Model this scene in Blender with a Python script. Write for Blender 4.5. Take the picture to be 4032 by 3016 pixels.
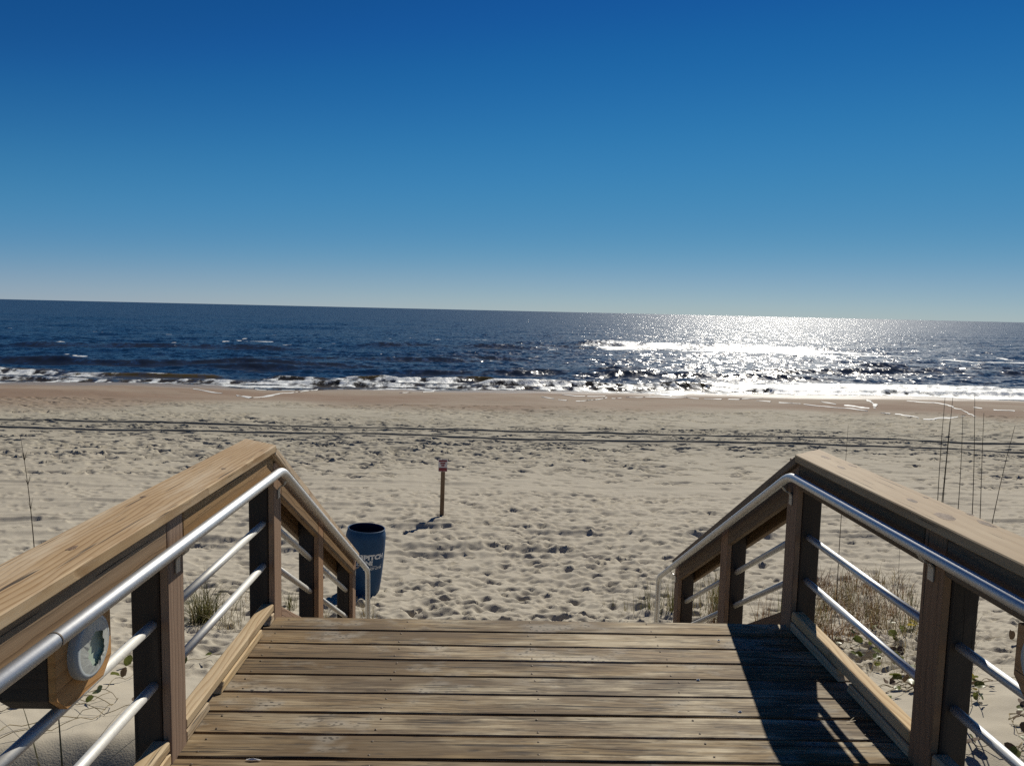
import bpy, bmesh, math, random
import numpy as np
from mathutils import Vector, Matrix

for o in list(bpy.data.objects):
    bpy.data.objects.remove(o)
scene = bpy.context.scene
COL = scene.collection
random.seed(7)
RNG = np.random.default_rng(11)
R = math.radians

# ------------------------------------------------------------------ camera
CAM_H = 1.59
YAW, PITCH, ROLL = R(1.38), R(5.5), math.atan(0.0228)
cam = bpy.data.cameras.new('camera')
cam.sensor_fit = 'HORIZONTAL'
cam.sensor_width = 36.0
cam.lens = 2950.0 / 4032.0 * 36.0
cam.clip_start = 0.05
cam.clip_end = 60000.0
cam_ob = bpy.data.objects.new('camera', cam)
COL.objects.link(cam_ob)
fw = Vector((math.sin(YAW) * math.cos(PITCH), math.cos(YAW) * math.cos(PITCH), -math.sin(PITCH)))
r0 = Vector((math.cos(YAW), -math.sin(YAW), 0))
u0 = r0.cross(fw)
rr = r0 * math.cos(ROLL) + u0 * math.sin(ROLL)
uu = -r0 * math.sin(ROLL) + u0 * math.cos(ROLL)
cm = Matrix((rr, uu, -fw)).transposed().to_4x4()
cm.translation = (0, 0, CAM_H)
cam_ob.matrix_world = cm
scene.camera = cam_ob

# ------------------------------------------------------------------ sky and sun
SUN_AZ, SUN_EL = R(21.9), R(36.6)
world = bpy.data.worlds.new('World')
scene.world = world
world.use_nodes = True
wn = world.node_tree
wn.nodes.clear()
sky = wn.nodes.new('ShaderNodeTexSky')
sky.sky_type = 'NISHITA'
sky.sun_disc = False
sky.sun_elevation = SUN_EL
sky.sun_rotation = SUN_AZ
sky.altitude = 0.0
sky.air_density = 0.6
sky.dust_density = 0.0
sky.ozone_density = 3.0
hs = wn.nodes.new('ShaderNodeHueSaturation')
hs.inputs['Saturation'].default_value = 1.25
def scale_node(k):
    nd = wn.nodes.new('ShaderNodeVectorMath')
    nd.operation = 'SCALE'
    nd.inputs['Scale'].default_value = k
    return nd
s_in, s_out = scale_node(0.07), scale_node(10.0)
# the camera's colour response to the clear sky
cv = wn.nodes.new('ShaderNodeRGBCurve')
cv.mapping.use_clip = False
cv.mapping.extend = 'EXTRAPOLATED'
for ch, pts in enumerate((((0.034, 0.009), (0.055, 0.024), (0.076, 0.040), (0.16, 0.092), (0.39, 0.245), (1, 0.50)),
                          ((0.127, 0.086), (0.16, 0.132), (0.235, 0.212), (0.38, 0.285), (0.60, 0.385), (1, 0.56)),
                          ((0.328, 0.283), (0.37, 0.335), (0.533, 0.452), (0.62, 0.475), (0.77, 0.51), (1, 0.62)))):
    c = cv.mapping.curves[ch]
    c.points[0].location = (0, 0)
    c.points[1].location = pts[-1]
    for p in pts[:-1]:
        c.points.new(*p)
cv.mapping.update()
bg = wn.nodes.new('ShaderNodeBackground')
bg.inputs['Strength'].default_value = 0.1
wo = wn.nodes.new('ShaderNodeOutputWorld')
wn.links.new(sky.outputs[0], hs.inputs['Color'])
wn.links.new(hs.outputs[0], s_in.inputs[0])
wn.links.new(s_in.outputs[0], cv.inputs['Color'])
wn.links.new(cv.outputs[0], s_out.inputs[0])
wn.links.new(s_out.outputs[0], bg.inputs['Color'])
wn.links.new(bg.outputs[0], wo.inputs['Surface'])

sun = bpy.data.lights.new('sun', 'SUN')
sun.energy = 4.8
sun.angle = R(0.53)
sun.color = (1.0, 0.94, 0.83)
sun_ob = bpy.data.objects.new('sun', sun)
COL.objects.link(sun_ob)
SUN_DIR = Vector((math.sin(SUN_AZ) * math.cos(SUN_EL), math.cos(SUN_AZ) * math.cos(SUN_EL), math.sin(SUN_EL)))
sun_ob.rotation_euler = (-SUN_DIR).to_track_quat('-Z', 'Y').to_euler()
sun_ob.location = SUN_DIR * 60

vs = scene.view_settings
vs.view_transform = 'Standard'
vs.look = 'None'
vs.exposure = 0.0
vs.gamma = 1.0
vs.use_curve_mapping = False
scene.render.engine = 'CYCLES'
scene.cycles.use_denoising = False
scene.cycles.max_bounces = 6
scene.cycles.sample_clamp_indirect = 6.0

# ------------------------------------------------------------------ helpers: objects
def link(o, parent=None):
    COL.objects.link(o)
    if parent is not None:
        o.parent = parent
    return o

def tag(o, label=None, cat=None, group=None, kind=None):
    if label: o['label'] = label
    if cat: o['category'] = cat
    if group: o['group'] = group
    if kind: o['kind'] = kind
    return o

def empty(name, loc, label, cat, group=None):
    o = bpy.data.objects.new(name, None)
    o.empty_display_size = 0.1
    o.location = loc
    COL.objects.link(o)
    return tag(o, label, cat, group)

o_mats = {}
def mesh_obj(name, me, mat, parent=None, matrix=None, smooth=False):
    if mat is not None and len(me.materials) == 0:
        me.materials.append(mat)
    o = bpy.data.objects.new(name, me)
    link(o, parent)
    if matrix is not None:
        # matrix is given in world space; parents are unrotated empties
        if parent is not None:
            o.matrix_local = Matrix.Translation(-Vector(parent.location)) @ matrix
        else:
            o.matrix_world = matrix
    elif parent is not None:
        o.matrix_local = Matrix.Translation(-Vector(parent.location))
    if smooth:
        me.polygons.foreach_set('use_smooth', np.ones(len(me.polygons), bool))
    o_mats[o.name] = matrix if matrix is not None else Matrix.Identity(4)
    return o

def sub_obj(name, me, mat, part, smooth=False):
    """a sub-part given in the same local space as its part"""
    if len(me.materials) == 0:
        me.materials.append(mat)
    o = bpy.data.objects.new(name, me)
    link(o, part)
    if smooth:
        me.polygons.foreach_set('use_smooth', np.ones(len(me.polygons), bool))
    return o

def from_data(name, verts, faces):
    me = bpy.data.meshes.new(name)
    me.from_pydata([tuple(v) for v in verts], [], faces)
    me.update()
    return me

def prism_mesh(name, poly, z0, z1, bevel=0.004, axis='z'):
    """polygon (x, y) extruded in z, edges eased"""
    bm = bmesh.new()
    lo = [bm.verts.new((p[0], p[1], z0)) for p in poly]
    hi = [bm.verts.new((p[0], p[1], z1)) for p in poly]
    n = len(poly)
    bm.faces.new(lo[::-1]); bm.faces.new(hi)
    for i in range(n):
        bm.faces.new((lo[i], lo[(i + 1) % n], hi[(i + 1) % n], hi[i]))
    bmesh.ops.recalc_face_normals(bm, faces=bm.faces)
    if bevel > 0:
        bmesh.ops.bevel(bm, geom=list(bm.edges), offset=bevel, segments=1, affect='EDGES', profile=0.5)
    me = bpy.data.meshes.new(name)
    bm.to_mesh(me); bm.free()
    return me

def board_mesh(L, W, T, bevel=0.004):
    return prism_mesh('board', [(-L/2, -W/2), (L/2, -W/2), (L/2, W/2), (-L/2, W/2)], -T/2, T/2, bevel)

def frame(origin, xdir, zdir):
    x = Vector(xdir).normalized(); z = Vector(zdir)
    z = (z - x * z.dot(x)).normalized()
    y = z.cross(x)
    m = Matrix((x, y, z)).transposed().to_4x4()
    m.translation = origin
    return m

def board(name, p0, p1, W, T, mat, parent, up=(0, 0, 1), bevel=0.004):
    """board running p0->p1 along its centre line; T along `up`, W across"""
    p0, p1 = Vector(p0), Vector(p1)
    me = board_mesh((p1 - p0).length, W, T, bevel)
    return mesh_obj(name, me, mat, parent, frame((p0 + p1) / 2, p1 - p0, up))

def tube_mesh(pts, rad, seg=16, caps=True):
    pts = [Vector(p) for p in pts]
    n = len(pts)
    verts, faces = [], []
    t0 = (pts[1] - pts[0]).normalized()
    ref = Vector((0, 0, 1)) if abs(t0.z) < 0.9 else Vector((1, 0, 0))
    nrm = (ref - t0 * ref.dot(t0)).normalized()
    for i, p in enumerate(pts):
        if i == 0: t = t0
        elif i == n - 1: t = (pts[-1] - pts[-2]).normalized()
        else: t = ((pts[i + 1] - p).normalized() + (p - pts[i - 1]).normalized()).normalized()
        nrm = (nrm - t * nrm.dot(t)).normalized()
        b = t.cross(nrm)
        rd = rad[i] if isinstance(rad, (list, tuple)) else rad
        for k in range(seg):
            a = 2 * math.pi * k / seg
            verts.append(p + (nrm * math.cos(a) + b * math.sin(a)) * rd)
    for i in range(n - 1):
        for k in range(seg):
            a, b2 = i * seg + k, i * seg + (k + 1) % seg
            faces.append((a, b2, b2 + seg, a + seg))
    if caps:
        faces.append(tuple(range(seg))[::-1])
        faces.append(tuple(range((n - 1) * seg, n * seg)))
    me = from_data('tube', verts, faces)
    sm = np.ones(len(me.polygons), bool)
    if caps: sm[-2:] = False
    me.polygons.foreach_set('use_smooth', sm)
    return me

def bend(pts, radius, n=6):
    """round the corners of a polyline"""
    pts = [Vector(p) for p in pts]
    out = [pts[0]]
    for i in range(1, len(pts) - 1):
        a, p, b = pts[i - 1], pts[i], pts[i + 1]
        d1 = (a - p).normalized(); d2 = (b - p).normalized()
        q1 = p + d1 * radius; q2 = p + d2 * radius
        for k in range(n + 1):
            t = k / n
            out.append(q1 * (1 - t) ** 2 + p * 2 * t * (1 - t) + q2 * t * t)
    out.append(pts[-1])
    return out

# ------------------------------------------------------------------ helpers: nodes
class NT:
    def __init__(self, name):
        self.m = bpy.data.materials.new(name)
        self.m.use_nodes = True
        self.t = self.m.node_tree
        self.t.nodes.clear()
        self.out = self.n('ShaderNodeOutputMaterial')
    def n(self, kind, **kw):
        nd = self.t.nodes.new(kind)
        for k, v in kw.items():
            setattr(nd, k, v)
        return nd
    def l(self, a, b):
        self.t.links.new(a, b)
    def math(self, op, a, b=None, c=None, clamp=False):
        nd = self.n('ShaderNodeMath', operation=op)
        nd.use_clamp = clamp
        for i, v in enumerate((a, b, c)):
            if v is None: continue
            if isinstance(v, (int, float)): nd.inputs[i].default_value = v
            else: self.l(v, nd.inputs[i])
        return nd.outputs[0]
    def vmath(self, op, a, b=None):
        nd = self.n('ShaderNodeVectorMath', operation=op)
        for i, v in enumerate((a, b)):
            if v is None: continue
            if isinstance(v, (tuple, list)): nd.inputs[i].default_value = v
            else: self.l(v, nd.inputs[i])
        return nd.outputs[0]
    def noise(self, vec, scale=1.0, detail=4, rough=0.55, dist=0.0):
        nd = self.n('ShaderNodeTexNoise')
        nd.inputs['Scale'].default_value = scale
        nd.inputs['Detail'].default_value = detail
        nd.inputs['Roughness'].default_value = rough
        nd.inputs['Distortion'].default_value = dist
        self.l(vec, nd.inputs['Vector'])
        return nd.outputs['Fac']
    def ramp(self, fac, stops, interp='LINEAR'):
        nd = self.n('ShaderNodeValToRGB')
        cr = nd.color_ramp
        cr.interpolation = interp
        while len(cr.elements) < len(stops): cr.elements.new(0.5)
        for e, (p, c) in zip(cr.elements, stops):
            e.position = p
            e.color = (c, c, c, 1) if isinstance(c, (int, float)) else (*c, 1)
        self.l(fac, nd.inputs[0])
        return nd.outputs[0]
    def mix(self, fac, a, b, mode='MIX'):
        nd = self.n('ShaderNodeMix', data_type='RGBA', blend_type=mode)
        for s, v in ((nd.inputs[0], fac), (nd.inputs[6], a), (nd.inputs[7], b)):
            if isinstance(v, (int, float)): s.default_value = v
            elif isinstance(v, tuple): s.default_value = (*v, 1)
            else: self.l(v, s)
        return nd.outputs[2]
    def maprange(self, v, a, b, c=0.0, d=1.0):
        nd = self.n('ShaderNodeMapRange')
        nd.clamp = True
        self.l(v, nd.inputs[0])
        for i, x in enumerate((a, b, c, d)): nd.inputs[i + 1].default_value = x
        return nd.outputs[0]
    def bump(self, h, strength, dist, normal=None):
        nd = self.n('ShaderNodeBump')
        nd.inputs['Strength'].default_value = strength
        nd.inputs['Distance'].default_value = dist
        self.l(h, nd.inputs['Height'])
        if normal is not None: self.l(normal, nd.inputs['Normal'])
        return nd.outputs[0]
    def principled(self, color, rough=0.6, metal=0.0, normal=None, spec=None):
        p = self.n('ShaderNodeBsdfPrincipled')
        for s, v in (('Base Color', color), ('Roughness', rough), ('Metallic', metal)):
            if isinstance(v, (int, float)): p.inputs[s].default_value = v
            elif isinstance(v, tuple): p.inputs[s].default_value = (*v, 1)
            else: self.l(v, p.inputs[s])
        if spec is not None: p.inputs['Specular IOR Level'].default_value = spec
        if normal is not None: self.l(normal, p.inputs['Normal'])
        return p
    def done(self, shader):
        self.l(shader.outputs[0] if hasattr(shader, 'outputs') else shader, self.out.inputs['Surface'])
        return self.m

def wood(name, light, dark, weather=None, weather_amt=0.0, ring=9.0, knots=0.5, cracks=0.5, rough=0.75, damp=None, flatten=0.0, knot_size=1.0, fibre=0.25, streak=0.0):
    """sawn timber; the length of the board is the local x axis"""
    g = NT(name)
    co = g.n('ShaderNodeTexCoord').outputs['Object']
    rnd = g.n('ShaderNodeObjectInfo').outputs['Random']
    comb = g.n('ShaderNodeCombineXYZ')
    g.l(g.math('MULTIPLY', rnd, 57.3), comb.inputs[0])
    g.l(g.math('MULTIPLY', rnd, 13.7), comb.inputs[1])
    g.l(g.math('MULTIPLY', rnd, 91.1), comb.inputs[2])
    p = g.vmath('ADD', co, comb.outputs[0])
    # growth rings: distance from a wandering pith line
    pr = g.vmath('MULTIPLY', p, (0.45, 1.0, 1.0))
    w1 = g.noise(g.vmath('MULTIPLY', p, (1.1, 3.2, 3.2)), 1.0, 3, 0.5)
    w2 = g.noise(g.vmath('MULTIPLY', p, (5.0, 22.0, 22.0)), 1.0, 2, 0.5)
    sep = g.n('ShaderNodeSeparateXYZ'); g.l(p, sep.inputs[0])
    field = g.math('ADD', g.math('MULTIPLY', w1, ring * 0.16), g.math('MULTIPLY', w2, 0.5))
    field = g.math('ADD', field, g.math('MULTIPLY', sep.outputs[1], ring))
    saw = g.math('FRACT', g.math('MULTIPLY', field, 1.0))
    rings = g.ramp(saw, [(0.0, 0.0), (0.5, 0.2), (0.84, 1.0), (0.93, 0.9), (1.0, 0.0)])
    if flatten:
        rings = g.math('ADD', g.math('MULTIPLY', rings, 1.0 - flatten), 0.4 * flatten)
    # fine fibre streaks
    fib = g.maprange(g.noise(g.vmath('MULTIPLY', p, (5.0, 130.0, 130.0)), 1.0, 4, 0.65), 0.30, 0.70)
    fib2 = g.noise(g.vmath('MULTIPLY', p, (1.2, 40.0, 40.0)), 1.0, 5, 0.65)
    tone = g.math('ADD', g.math('MULTIPLY', rings, 0.55), g.math('MULTIPLY', fib, fibre))
    if streak:
        st3 = g.maprange(g.noise(g.vmath('MULTIPLY', p, (3.5, 48.0, 48.0)), 1.0, 4, 0.6, 0.4), 0.36, 0.64)
        tone = g.math('ADD', g.math('MULTIPLY', tone, 1.0 - 0.5 * streak), g.math('MULTIPLY', st3, streak * 0.8))
    tone = g.math('ADD', tone, g.math('MULTIPLY', g.noise(p, 2.3, 3), 0.3), clamp=True)
    col = g.mix(tone, light, dark)
    # board to board difference
    hsv = g.n('ShaderNodeHueSaturation')
    g.l(col, hsv.inputs['Color'])
    g.l(g.maprange(rnd, 0, 1, 0.78, 1.18), hsv.inputs['Value'])
    g.l(g.maprange(g.math('FRACT', g.math('MULTIPLY', rnd, 7.13)), 0, 1, 0.85, 1.15), hsv.inputs['Saturation'])
    col = hsv.outputs[0]
    if weather is not None:
        wv = g.noise(g.vmath('MULTIPLY', p, (1.6, 7.0, 7.0)), 1.0, 6, 0.68)
        wmask = g.math('MULTIPLY', g.maprange(wv, 0.44, 0.60), g.math('ADD', g.math('MULTIPLY', g.maprange(fib2, 0.42, 0.56), 0.6), g.math('MULTIPLY', fib, 0.55)))
        wmask = g.math('MULTIPLY', wmask, weather_amt, clamp=True)
        if damp is not None:
            wx = g.n('ShaderNodeSeparateXYZ'); g.l(g.n('ShaderNodeNewGeometry').outputs['Position'], wx.inputs[0])
            wear = g.maprange(g.math('ADD', wx.outputs[0], g.math('MULTIPLY', g.noise(p, 1.6, 3), 0.9)), -0.75, 0.75, 0.25, 1.15)
            wmask = g.math('MULTIPLY', wmask, wear, clamp=True)
            col = g.mix(g.maprange(wear, 0.25, 0.8, 0.5, 0.0), col, (0.20, 0.125, 0.058))
        col = g.mix(wmask, col, weather)
    if damp is not None:
        dv = g.noise(g.vmath('MULTIPLY', p, (0.9, 3.0, 3.0)), 1.0, 4, 0.6)
        col = g.mix(g.maprange(dv, 0.49, 0.60, 0.0, 0.8), col, damp)
        # lichen and grime specks
        patch = g.maprange(g.noise(g.vmath('MULTIPLY', p, (3.0, 5.5, 5.5)), 1.0, 3, 0.6), 0.56, 0.66)
        col = g.mix(g.math('MULTIPLY', patch, 0.45), col, (0.36, 0.335, 0.28))
        pv = g.n('ShaderNodeTexVoronoi'); pv.feature = 'F1'; pv.inputs['Scale'].default_value = 1.0
        g.l(g.vmath('MULTIPLY', p, (38.0, 62.0, 62.0)), pv.inputs['Vector'])
        lm = g.math('MULTIPLY', g.maprange(pv.outputs['Distance'], 0.22, 0.36, 1.0, 0.0), patch)
        col = g.mix(g.math('MULTIPLY', lm, 0.9), col, (0.03, 0.025, 0.018))
        # short dark splits scattered over the worn surface
        sv = g.noise(g.vmath('MULTIPLY', p, (9.0, 70.0, 70.0)), 1.0, 3, 0.5)
        col = g.mix(g.maprange(sv, 0.62, 0.69, 0.0, 0.8), col, (0.05, 0.035, 0.02))
    # drying cracks along the grain
    cv = g.noise(g.vmath('MULTIPLY', p, (2.2, 75.0, 75.0)), 1.0, 2, 0.5)
    crack = g.maprange(cv, 0.70 - 0.04 * cracks, 0.735 - 0.04 * cracks)
    col = g.mix(g.math('MULTIPLY', crack, 0.85), col, (0.02, 0.014, 0.009))
    h = g.math('SUBTRACT', g.math('MULTIPLY', fib2, 0.6), g.math('MULTIPLY', crack, 1.2))
    h = g.math('SUBTRACT', h, g.math('MULTIPLY', rings, 0.35))
    if knots > 0:
        vo = g.n('ShaderNodeTexVoronoi'); vo.feature = 'F1'
        vo.inputs['Scale'].default_value = 1.0
        vo.inputs['Randomness'].default_value = 1.0
        g.l(g.vmath('MULTIPLY', p, (3.0, 7.0, 0.0)), vo.inputs['Vector'])
        vsep = g.n('ShaderNodeSeparateColor'); g.l(vo.outputs['Color'], vsep.inputs[0])
        # only some cells hold a knot
        kd = g.math('ADD', g.math('ADD', vo.outputs['Distance'], g.maprange(vsep.outputs[0], 0.40, 0.42, 2.0, 0.0)), g.math('MULTIPLY', g.noise(p, 25.0, 2), 0.08))
        km = g.maprange(kd, 0.07 * knot_size, 0.14 * knot_size, 1.0, 0.0)
        kd2 = g.maprange(kd, 0.12 * knot_size, 0.34 * knot_size, 0.45 * knots, 0.0)
        col = g.mix(kd2, col, dark)
        col = g.mix(g.math('MULTIPLY', km, knots), col, (dark[0] * 0.35, dark[1] * 0.3, dark[2] * 0.3))
    nrm = g.bump(h, 0.55, 0.004)
    return g.done(g.principled(col, rough, 0.0, nrm, 0.3))

def plain(name, color, rough=0.6, metal=0.0, bump=0.0, bscale=40.0, var=0.0):
    g = NT(name)
    co = g.n('ShaderNodeTexCoord').outputs['Object']
    c = color
    if var > 0:
        nz = g.noise(co, bscale * 0.3, 4)
        c = g.mix(g.maprange(nz, 0.3, 0.7), tuple(x * (1 - var) for x in color), tuple(min(1, x * (1 + var)) for x in color))
    nrm = None
    if bump > 0:
        nrm = g.bump(g.noise(co, bscale, 4), bump, 0.01)
    return g.done(g.principled(c, rough, metal, nrm))

M = {}
M['cap'] = wood('timber_cap', (0.58, 0.43, 0.26), (0.28, 0.165, 0.075), (0.56, 0.46, 0.32), 0.7, ring=42, knots=0.45, cracks=0.8)
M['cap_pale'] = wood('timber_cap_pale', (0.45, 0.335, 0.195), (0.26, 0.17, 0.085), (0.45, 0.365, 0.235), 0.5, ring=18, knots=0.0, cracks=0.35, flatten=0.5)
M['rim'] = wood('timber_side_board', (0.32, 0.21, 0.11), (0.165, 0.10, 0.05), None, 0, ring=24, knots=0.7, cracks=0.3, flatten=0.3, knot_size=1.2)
M['rim_shaded'] = wood('timber_side_board_shaded', (0.20, 0.14, 0.085), (0.105, 0.07, 0.042), None, 0, ring=24, knots=0.6, cracks=0.3, flatten=0.3, knot_size=1.2)  # same timber as rim, shade of the right railing put into its colour
M['post'] = wood('timber_post', (0.070, 0.052, 0.038), (0.035, 0.025, 0.018), None, 0, ring=30, knots=0.2, cracks=0.5, flatten=0.4)
M['batten'] = wood('timber_batten', (0.36, 0.225, 0.135), (0.21, 0.125, 0.072), None, 0, ring=32, knots=0.4, cracks=0.5, flatten=0.3)
M['kerb'] = wood('timber_kerb', (0.62, 0.48, 0.29), (0.34, 0.215, 0.10), (0.64, 0.53, 0.37), 0.4, ring=40, knots=0.5, cracks=0.4)
M['deck'] = wood('timber_deck', (0.36, 0.255, 0.125), (0.095, 0.060, 0.026), (0.50, 0.42, 0.28), 1.0, ring=46, knots=0.6, cracks=1.8, damp=(0.10, 0.062, 0.026), flatten=0.2, fibre=0.4, streak=0.8, knot_size=1.2)
M['under'] = wood('timber_frame', (0.22, 0.155, 0.09), (0.12, 0.08, 0.045), None, 0, ring=8, knots=0.2)
M['pinewood'] = wood('timber_light_block', (0.52, 0.30, 0.13), (0.36, 0.19, 0.075), None, 0, ring=22, knots=0.0, cracks=0.1)
M['steel'] = plain('galvanised_pipe', (0.62, 0.63, 0.63), 0.50, 0.75, 0.02, 300.0, 0.06)
M['steel_dull'] = plain('dull_pipe', (0.58, 0.57, 0.53), 0.58, 0.45, 0.02, 300.0, 0.08)
M['bracket'] = plain('bracket_metal', (0.42, 0.40, 0.36), 0.5, 0.6, 0.1, 80.0, 0.15)
M['nail'] = plain('nail_metal', (0.10, 0.08, 0.06), 0.6, 0.5)

# ------------------------------------------------------------------ terrain functions
def _hash(ix, iy, seed):
    h = (ix.astype(np.int64) * 374761393 + iy.astype(np.int64) * 668265263 + seed * 974634757) & 0x7fffffff
    h = ((h ^ (h >> 13)) * 1274126177) & 0x7fffffff
    return ((h ^ (h >> 16)) & 0xffff) / 65535.0

def vnoise(x, y, seed=0):
    x = np.asarray(x, float); y = np.asarray(y, float)
    ix = np.floor(x); iy = np.floor(y)
    fx = x - ix; fy = y - iy
    fx = fx * fx * fx * (fx * (fx * 6 - 15) + 10); fy = fy * fy * fy * (fy * (fy * 6 - 15) + 10)
    a = _hash(ix, iy, seed); b = _hash(ix + 1, iy, seed)
    c = _hash(ix, iy + 1, seed); d = _hash(ix + 1, iy + 1, seed)
    return (a * (1 - fx) + b * fx) * (1 - fy) + (c * (1 - fx) + d * fx) * fy - 0.5

def fbm(x, y, seed=0, octv=4, gain=0.5):
    s = 0.0; a = 1.0
    for k in range(octv):
        s = s + a * vnoise(x * 2 ** k + 17.3 * k, y * 2 ** k - 9.1 * k, seed + k)
        a *= gain
    return s

def smooth(a, b, x):
    t = np.clip((x - a) / (b - a), 0, 1)
    return t * t * (3 - 2 * t)

SEA_Z = -4.25
SHORE_SKEW = 0.045
_py = np.array([-10, 2.0, 4.4, 6.0, 7.3, 10.3, 13, 16, 22, 29, 38, 44, 50, 54.6, 60, 80, 120])
_pz = np.array([-1.0, -1.02, -1.12, -1.58, -1.86, -2.42, -2.68, -2.88, -3.12, -3.30, -3.58, -3.78, -4.02, -4.25, -4.75, -5.6, -6.5])
_yy = np.linspace(-10, 120, 2601)
_zz = np.interp(_yy, _py, _pz)
_k = np.hanning(31); _k /= _k.sum()
_zz = np.convolve(np.pad(_zz, 15, mode='edge'), _k, mode='valid')

def shore_s(X, Y):
    """distance seaward of the mean waterline"""
    return Y - SHORE_SKEW * X - 54.6

def sand_base(X, Y):
    X = np.asarray(X, float); Y = np.asarray(Y, float)
    far = smooth(14, 30, Y)
    z = np.interp(Y - far * SHORE_SKEW * X, _yy, _zz)
    # low mounds either side of the path
    z = z + 0.25 * smooth(2.2, 4.5, X) * smooth(10, 5, Y) * smooth(1.0, 3.5, Y)
    z = z + 0.12 * smooth(-2.0, -4.0, X) * smooth(9, 5, Y)
    # hollow beside the boardwalk, shaped so its near slope falls in shade
    edge = 4.72 + 0.55 * (X + 2.3) * (X < -1.0)
    z = z - 0.75 * smooth(edge + 0.02, edge - 0.75, Y) * smooth(-1.2, -1.5, X) * smooth(-7, -4, X)
    z = z + 0.10 * fbm(X * 0.25, Y * 0.25, 3, 3) + 0.035 * fbm(X * 1.3, Y * 1.3, 21, 3) * (1 - 0.6 * far)
    # beach cusps near the waterline
    c = smooth(38, 46, Y) * smooth(62, 52, Y)
    z = z + c * (0.10 * np.sin((X + 6) * 2 * np.pi / 27.0) + 0.20 * vnoise(X / 13.0, Y / 9.0, 5))
    return z

def sand_z(x, y):
    return float(sand_base(np.array([x]), np.array([y]))[0])

# ------------------------------------------------------------------ sand
def rows_from(spec):
    out = []
    for a, b, f in spec:
        y = a
        while y < b:
            out.append(y)
            y += f(y)
    return np.array(out)

def grid_mesh(name, X, Y, Z):
    nr, nc = X.shape
    me = bpy.data.meshes.new(name)
    nv = nr * nc
    me.vertices.add(nv)
    me.vertices.foreach_set('co', np.stack([X, Y, Z], -1).astype(np.float32).ravel())
    idx = np.arange(nv).reshape(nr, nc)
    quads = np.stack([idx[:-1, :-1], idx[:-1, 1:], idx[1:, 1:], idx[1:, :-1]], -1).reshape(-1, 4)
    nq = len(quads)
    me.loops.add(nq * 4)
    me.loops.foreach_set('vertex_index', quads.astype(np.int32).ravel())
    me.polygons.add(nq)
    me.polygons.foreach_set('loop_start', (np.arange(nq) * 4).astype(np.int32))
    me.polygons.foreach_set('loop_total', np.full(nq, 4, np.int32))
    me.update(calc_edges=True)
    me.polygons.foreach_set('use_smooth', np.ones(nq, bool))
    return me

def add_attr(me, name, arr):
    at = me.attributes.new(name, 'FLOAT', 'POINT')
    at.data.foreach_set('value', np.ascontiguousarray(arr, dtype=np.float32).ravel())

TRACK_A = lambda X: 30.4 - 0.048 * X      # seaward wheel rut
TRACK_B = lambda X: 28.3 - 0.048 * X      # landward wheel rut

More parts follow.
